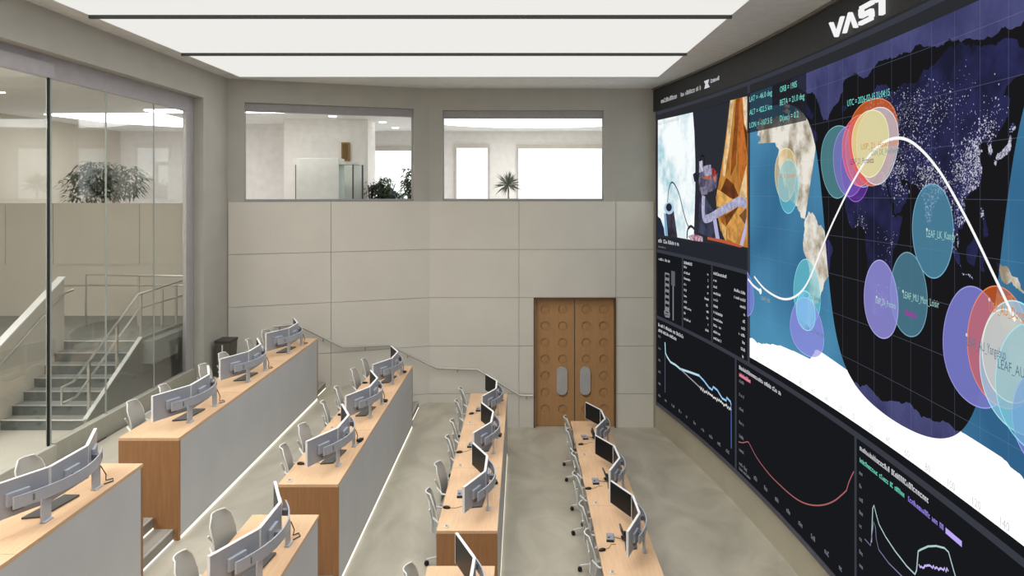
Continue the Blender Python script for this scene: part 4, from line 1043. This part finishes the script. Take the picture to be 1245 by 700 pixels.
# ------------------------------------------------------------------ upper room behind the windows
UZ = 4.55; UC = EYE+1.98
struct(box('floor_upper', mat('upper_floor', (214, 210, 205), 0.6), -13.0, 6.0, 18.26, 24.2, UZ-0.2, UZ))
struct(MB().prism([(-13.0, 16.95, UZ-0.2), (GX-0.13, 16.95, UZ-0.2), (-2.6, 18.26, UZ-0.2), (-2.6, 18.26, UZ-0.2+0.0001), (-13.0, 18.26, UZ-0.2)], (0, 0, 0.2)).build('floor_upper', mat('upper_floor', (214, 210, 205), 0.6)))
m = MB()
m.box(-13.0, GX-0.13, -2.0, 17.0, UC, UC+0.2)
m.box(-13.0, 6.0, 18.26, 24.2, UC, UC+0.2)
m.prism([(-13.0, 17.0, UC), (GX-0.13, 17.0, UC), (-2.6, 18.26, UC), (-13.0, 18.26, UC)], (0, 0, 0.2))
cu = struct(m.build('ceiling_upper', mat('upper_ceiling', (238, 237, 236), 0.8)))
uw = struct(box('wall_upper_back', M_UPWALL, -13.0, 6.0, 24.0, 24.2, UZ, UC))
struct(box('wall_upper_right', M_UPWALL, 5.8, 6.0, 18.26, 24.0, UZ, UC))
# glowing oval skylight over the right window
ov = [(0.35+2.75*math.cos(a), 20.6+1.75*math.sin(a), UC-0.03) for a in [2*math.pi*k/40 for k in range(40)]]
MB().prism(ov, (0, 0, 0.028)).build('skylight', G_OVAL, cu)
# glowing shape added in place of a bright reflection in the glass wall
MB().prism([(-12.0, 18.6, UC-0.03), (-9.0, 18.4, UC-0.03), (-9.2, 22.4, UC-0.03), (-10.3, 22.0, UC-0.03), (-11.5, 20.8, UC-0.03)], (0, 0, 0.028)).build('glow_panel', G_OVAL, cu)
G_FILL = glow('fill_light', (255, 253, 249), 9.0)  # glow of the two added fill panels below
box('glow_panel', G_FILL, -11.0, -7.3, 3.0, 10.1, UC-0.03, UC-0.002, cu)  # added out of view to brighten the stairwell
box('glow_panel', G_FILL, -9.0, -4.7, 17.65, 18.2, UC-0.03, UC-0.002, cu)  # invented strip, hidden by the window header, brightens the white block
for (x, y) in ((-3.9, 20.8), (-3.85, 22.6), (-4.9, 19.2), (-10.3, 14.6)):
    MB().lathe([(0.10, -0.012), (0.10, 0.0)], c=(x, y, UC), n=14).build('downlight', G_SPOT, cu)
# far windows with lit blinds
def blind_window(n, x0, x1, z0, z1):
    w = struct(empty('window_%d' % n, (0, 0, 0)))
    box('blind', G_BLIND, x0+0.05, x1-0.05, 23.955, 23.975, z0, z1-0.13, w)
    box('blind_box', mat('blind_box', (206, 198, 190), 0.6), x0, x1, 23.90, 23.99, z1-0.13, z1, w)
    box('window_frame', mat('win_frame', (196, 190, 184), 0.6), x0, x0+0.06, 23.92, 23.99, z0, z1-0.13, w)
    box('window_frame', mat('win_frame', (196, 190, 184), 0.6), x1-0.06, x1, 23.92, 23.99, z0, z1-0.13, w)
blind_window(4, -2.16, -1.03, 4.7, EYE+1.57)
blind_window(5, -0.16, 2.9, 4.7, EYE+1.55)
blind_window(6, -5.6, -3.2, 4.7, EYE+1.48)
# white block of wall with its little wooden box, display cabinet in front
struct(box('wall_upper_block', M_UPWALL, -6.42, -4.15, 20.0, 21.0, UZ, UC))
struct(box('wall_upper_left', mat('upper_grey', (226, 222, 220), 0.75), -8.2, -6.42, 21.4, 21.6, UZ, UC))
vb = empty('wall_box', (-4.74, 19.97, EYE+1.10)); tag(vb, 'small gold wooden box hung high on white wall above cabinet', 'box')
MB().box(-0.11, 0.11, -0.05, 0.03, -0.25, 0.25).build('body', M_GOLD, vb)
MB().box(-0.075, 0.075, -0.056, -0.05, -0.21, 0.21).build('panel', mat('gold_dark', (112, 86, 44), 0.6), vb)
cb = empty('display_cabinet', (-5.05, 18.95, UZ)); tag(cb, 'pale grey cabinet with glass display end behind left upper window', 'cabinet')
MB().box(-0.63, 0.45, -0.3, 0.3, 0, 2.02).build('body', M_CAB, cb, bevel=0.01)
MB().box(-0.66, -0.63, -0.27, 0.27, 0.1, 1.85).build('side_panel', mat('cab_dark', (90, 92, 88), 0.5), cb)
m = MB(); pr = [(0.45, -0.28), (0.62, -0.26), (0.78, -0.18), (0.90, -0.04), (0.95, 0.15), (0.95, 0.28), (0.45, 0.28)]
m.prism([(x, y, 1.86) for x, y in pr], (0, 0, 0.07)); m.build('top', M_CAB, cb)
m = MB(); m.prism([(x, y, 0.0) for x, y in pr], (0, 0, 0.1)); m.build('plinth', M_CAB, cb)
m = MB()
for (a, b) in zip(pr[:-2], pr[1:-1]):
    m.add([(a[0], a[1], 0.1), (b[0], b[1], 0.1), (b[0], b[1], 1.86), (a[0], a[1], 1.86)], [(0, 1, 2, 3)])
m.build('display_glass', glass_mat('cab_glass', (0.84, 0.92, 0.90), 1.0), cb)
for (x, y) in (pr[2], pr[4]): MB().box(x-0.018, x+0.018, y-0.018, y+0.018, 0.1, 1.86).build('mullion', mat('cab_dark', (90, 92, 88), 0.5), cb)

# plants
def leaves(m, base, n, spread, h, length, width, rng, up=0.3):
    for _ in range(n):
        a = rng.uniform(0, 2*math.pi); r = spread*math.sqrt(rng.random()); z = h*rng.random()
        k = math.sqrt(max(0.05, 1-(2*z/h-0.9)**2*0.75)); r *= k
        p = Vector((base[0]+r*math.cos(a), base[1]+r*math.sin(a)*0.7, base[2]+z))
        b = a+rng.uniform(-0.8, 0.8)
        d = Vector((math.cos(b), math.sin(b), rng.uniform(-0.5, up))).normalized(); w = d.cross(Vector((0, 0, 1))).normalized()*width
        L = length*rng.uniform(0.7, 1.25); q = p+d*L*0.5+Vector((0, 0, 0.02)); e = p+d*L-Vector((0, 0, 0.05*L/0.2))
        m.add([p, q+w, e, q-w], [(0, 1, 2, 3)])
def plant(name, label, x, y, z, pot_r, pot_h, trunk_h, n, spread, h, ln, wd, seed):
    r = empty(name, (x, y, z)); tag(r, label, 'plant'); g = random.Random(seed)
    MB().lathe([(pot_r*0.8, 0), (pot_r, pot_h*0.6), (pot_r*1.05, pot_h)], n=16).build('pot', M_POT, r, smooth=True)
    m = MB()
    for k in range(5):
        a = 2*math.pi*k/5; m.tube([(0.3*pot_r*math.cos(a), 0.3*pot_r*math.sin(a), pot_h-0.02), (0.3*spread*math.cos(a), 0.3*spread*math.sin(a), trunk_h+h*0.4), (0.6*spread*math.cos(a), 0.45*spread*math.sin(a), trunk_h+h*0.75)], 0.012, 5)
    m.build('stems', M_STEM, r)
    m = MB()
    for k in range(7):
        a = 2*math.pi*k/7+g.uniform(-.3, .3); rr = spread*0.62*(0 if k == 6 else g.uniform(0.7, 1.0))
        leaves(m, (rr*math.cos(a), rr*0.7*math.sin(a), trunk_h+h*g.uniform(0.0, 0.35)), n//7, spread*0.42, h*g.uniform(0.5, 0.66), ln, wd, g)
    stuff(m.build('foliage', M_LEAF, r))
    return r
plant('potted_bush', 'wide leafy green bush on upper floor above the stairwell wall', -10.1, 18.0, UZ, 0.30, 0.5, 0.75, 1300, 0.98, 1.28, 0.26, 0.028, 1)
plant('potted_bush', 'round dark leafy bush beside the display cabinet in upper room', -3.62, 19.75, UZ, 0.22, 0.4, 0.62, 1500, 0.42, 1.02, 0.17, 0.032, 2)
plant('potted_tree', 'sparse leafy plant at right edge of left upper window', -2.78, 18.95, UZ, 0.22, 0.4, 0.65, 420, 0.36, 1.25, 0.19, 0.034, 3)
plant('potted_sprig', 'thin pale sprig between display cabinet and bush', -4.02, 19.75, UZ, 0.12, 0.3, 0.6, 60, 0.14, 1.0, 0.12, 0.02, 4)
dc = empty('spiky_plant', (-0.36, 20.0, UZ)); tag(dc, 'spiky dracaena with thin trunk in right upper window', 'plant')
MB().lathe([(0.16, 0), (0.2, 0.35), (0.21, 0.4)], n=16).build('pot', M_POT, dc, smooth=True)
MB().tube([(0, 0, 0.35), (0.01, 0, 0.9), (0, 0, 1.32)], 0.018, 6).build('trunk', M_STEM, dc)
m = MB(); g = random.Random(8)
for k in range(110):
    a = g.uniform(0, 2*math.pi); e = g.uniform(-0.75, 1.5); L = g.uniform(0.28, 0.46)
    d = Vector((math.cos(a)*math.cos(e), math.sin(a)*math.cos(e), math.sin(e))); w = d.cross(Vector((0.1, 0.2, 1))).normalized()*0.014
    p = Vector((0, 0, 1.36)); q = p+d*L*0.55; e2 = p+d*L-Vector((0, 0, 0.10*L))
    m.add([p-w*0.5, p+w*0.5, q+w, e2, q-w], [(0, 1, 2, 3, 4)])
stuff(m.build('foliage', mat('leaf_dark', (96, 100, 86), 0.6), dc))
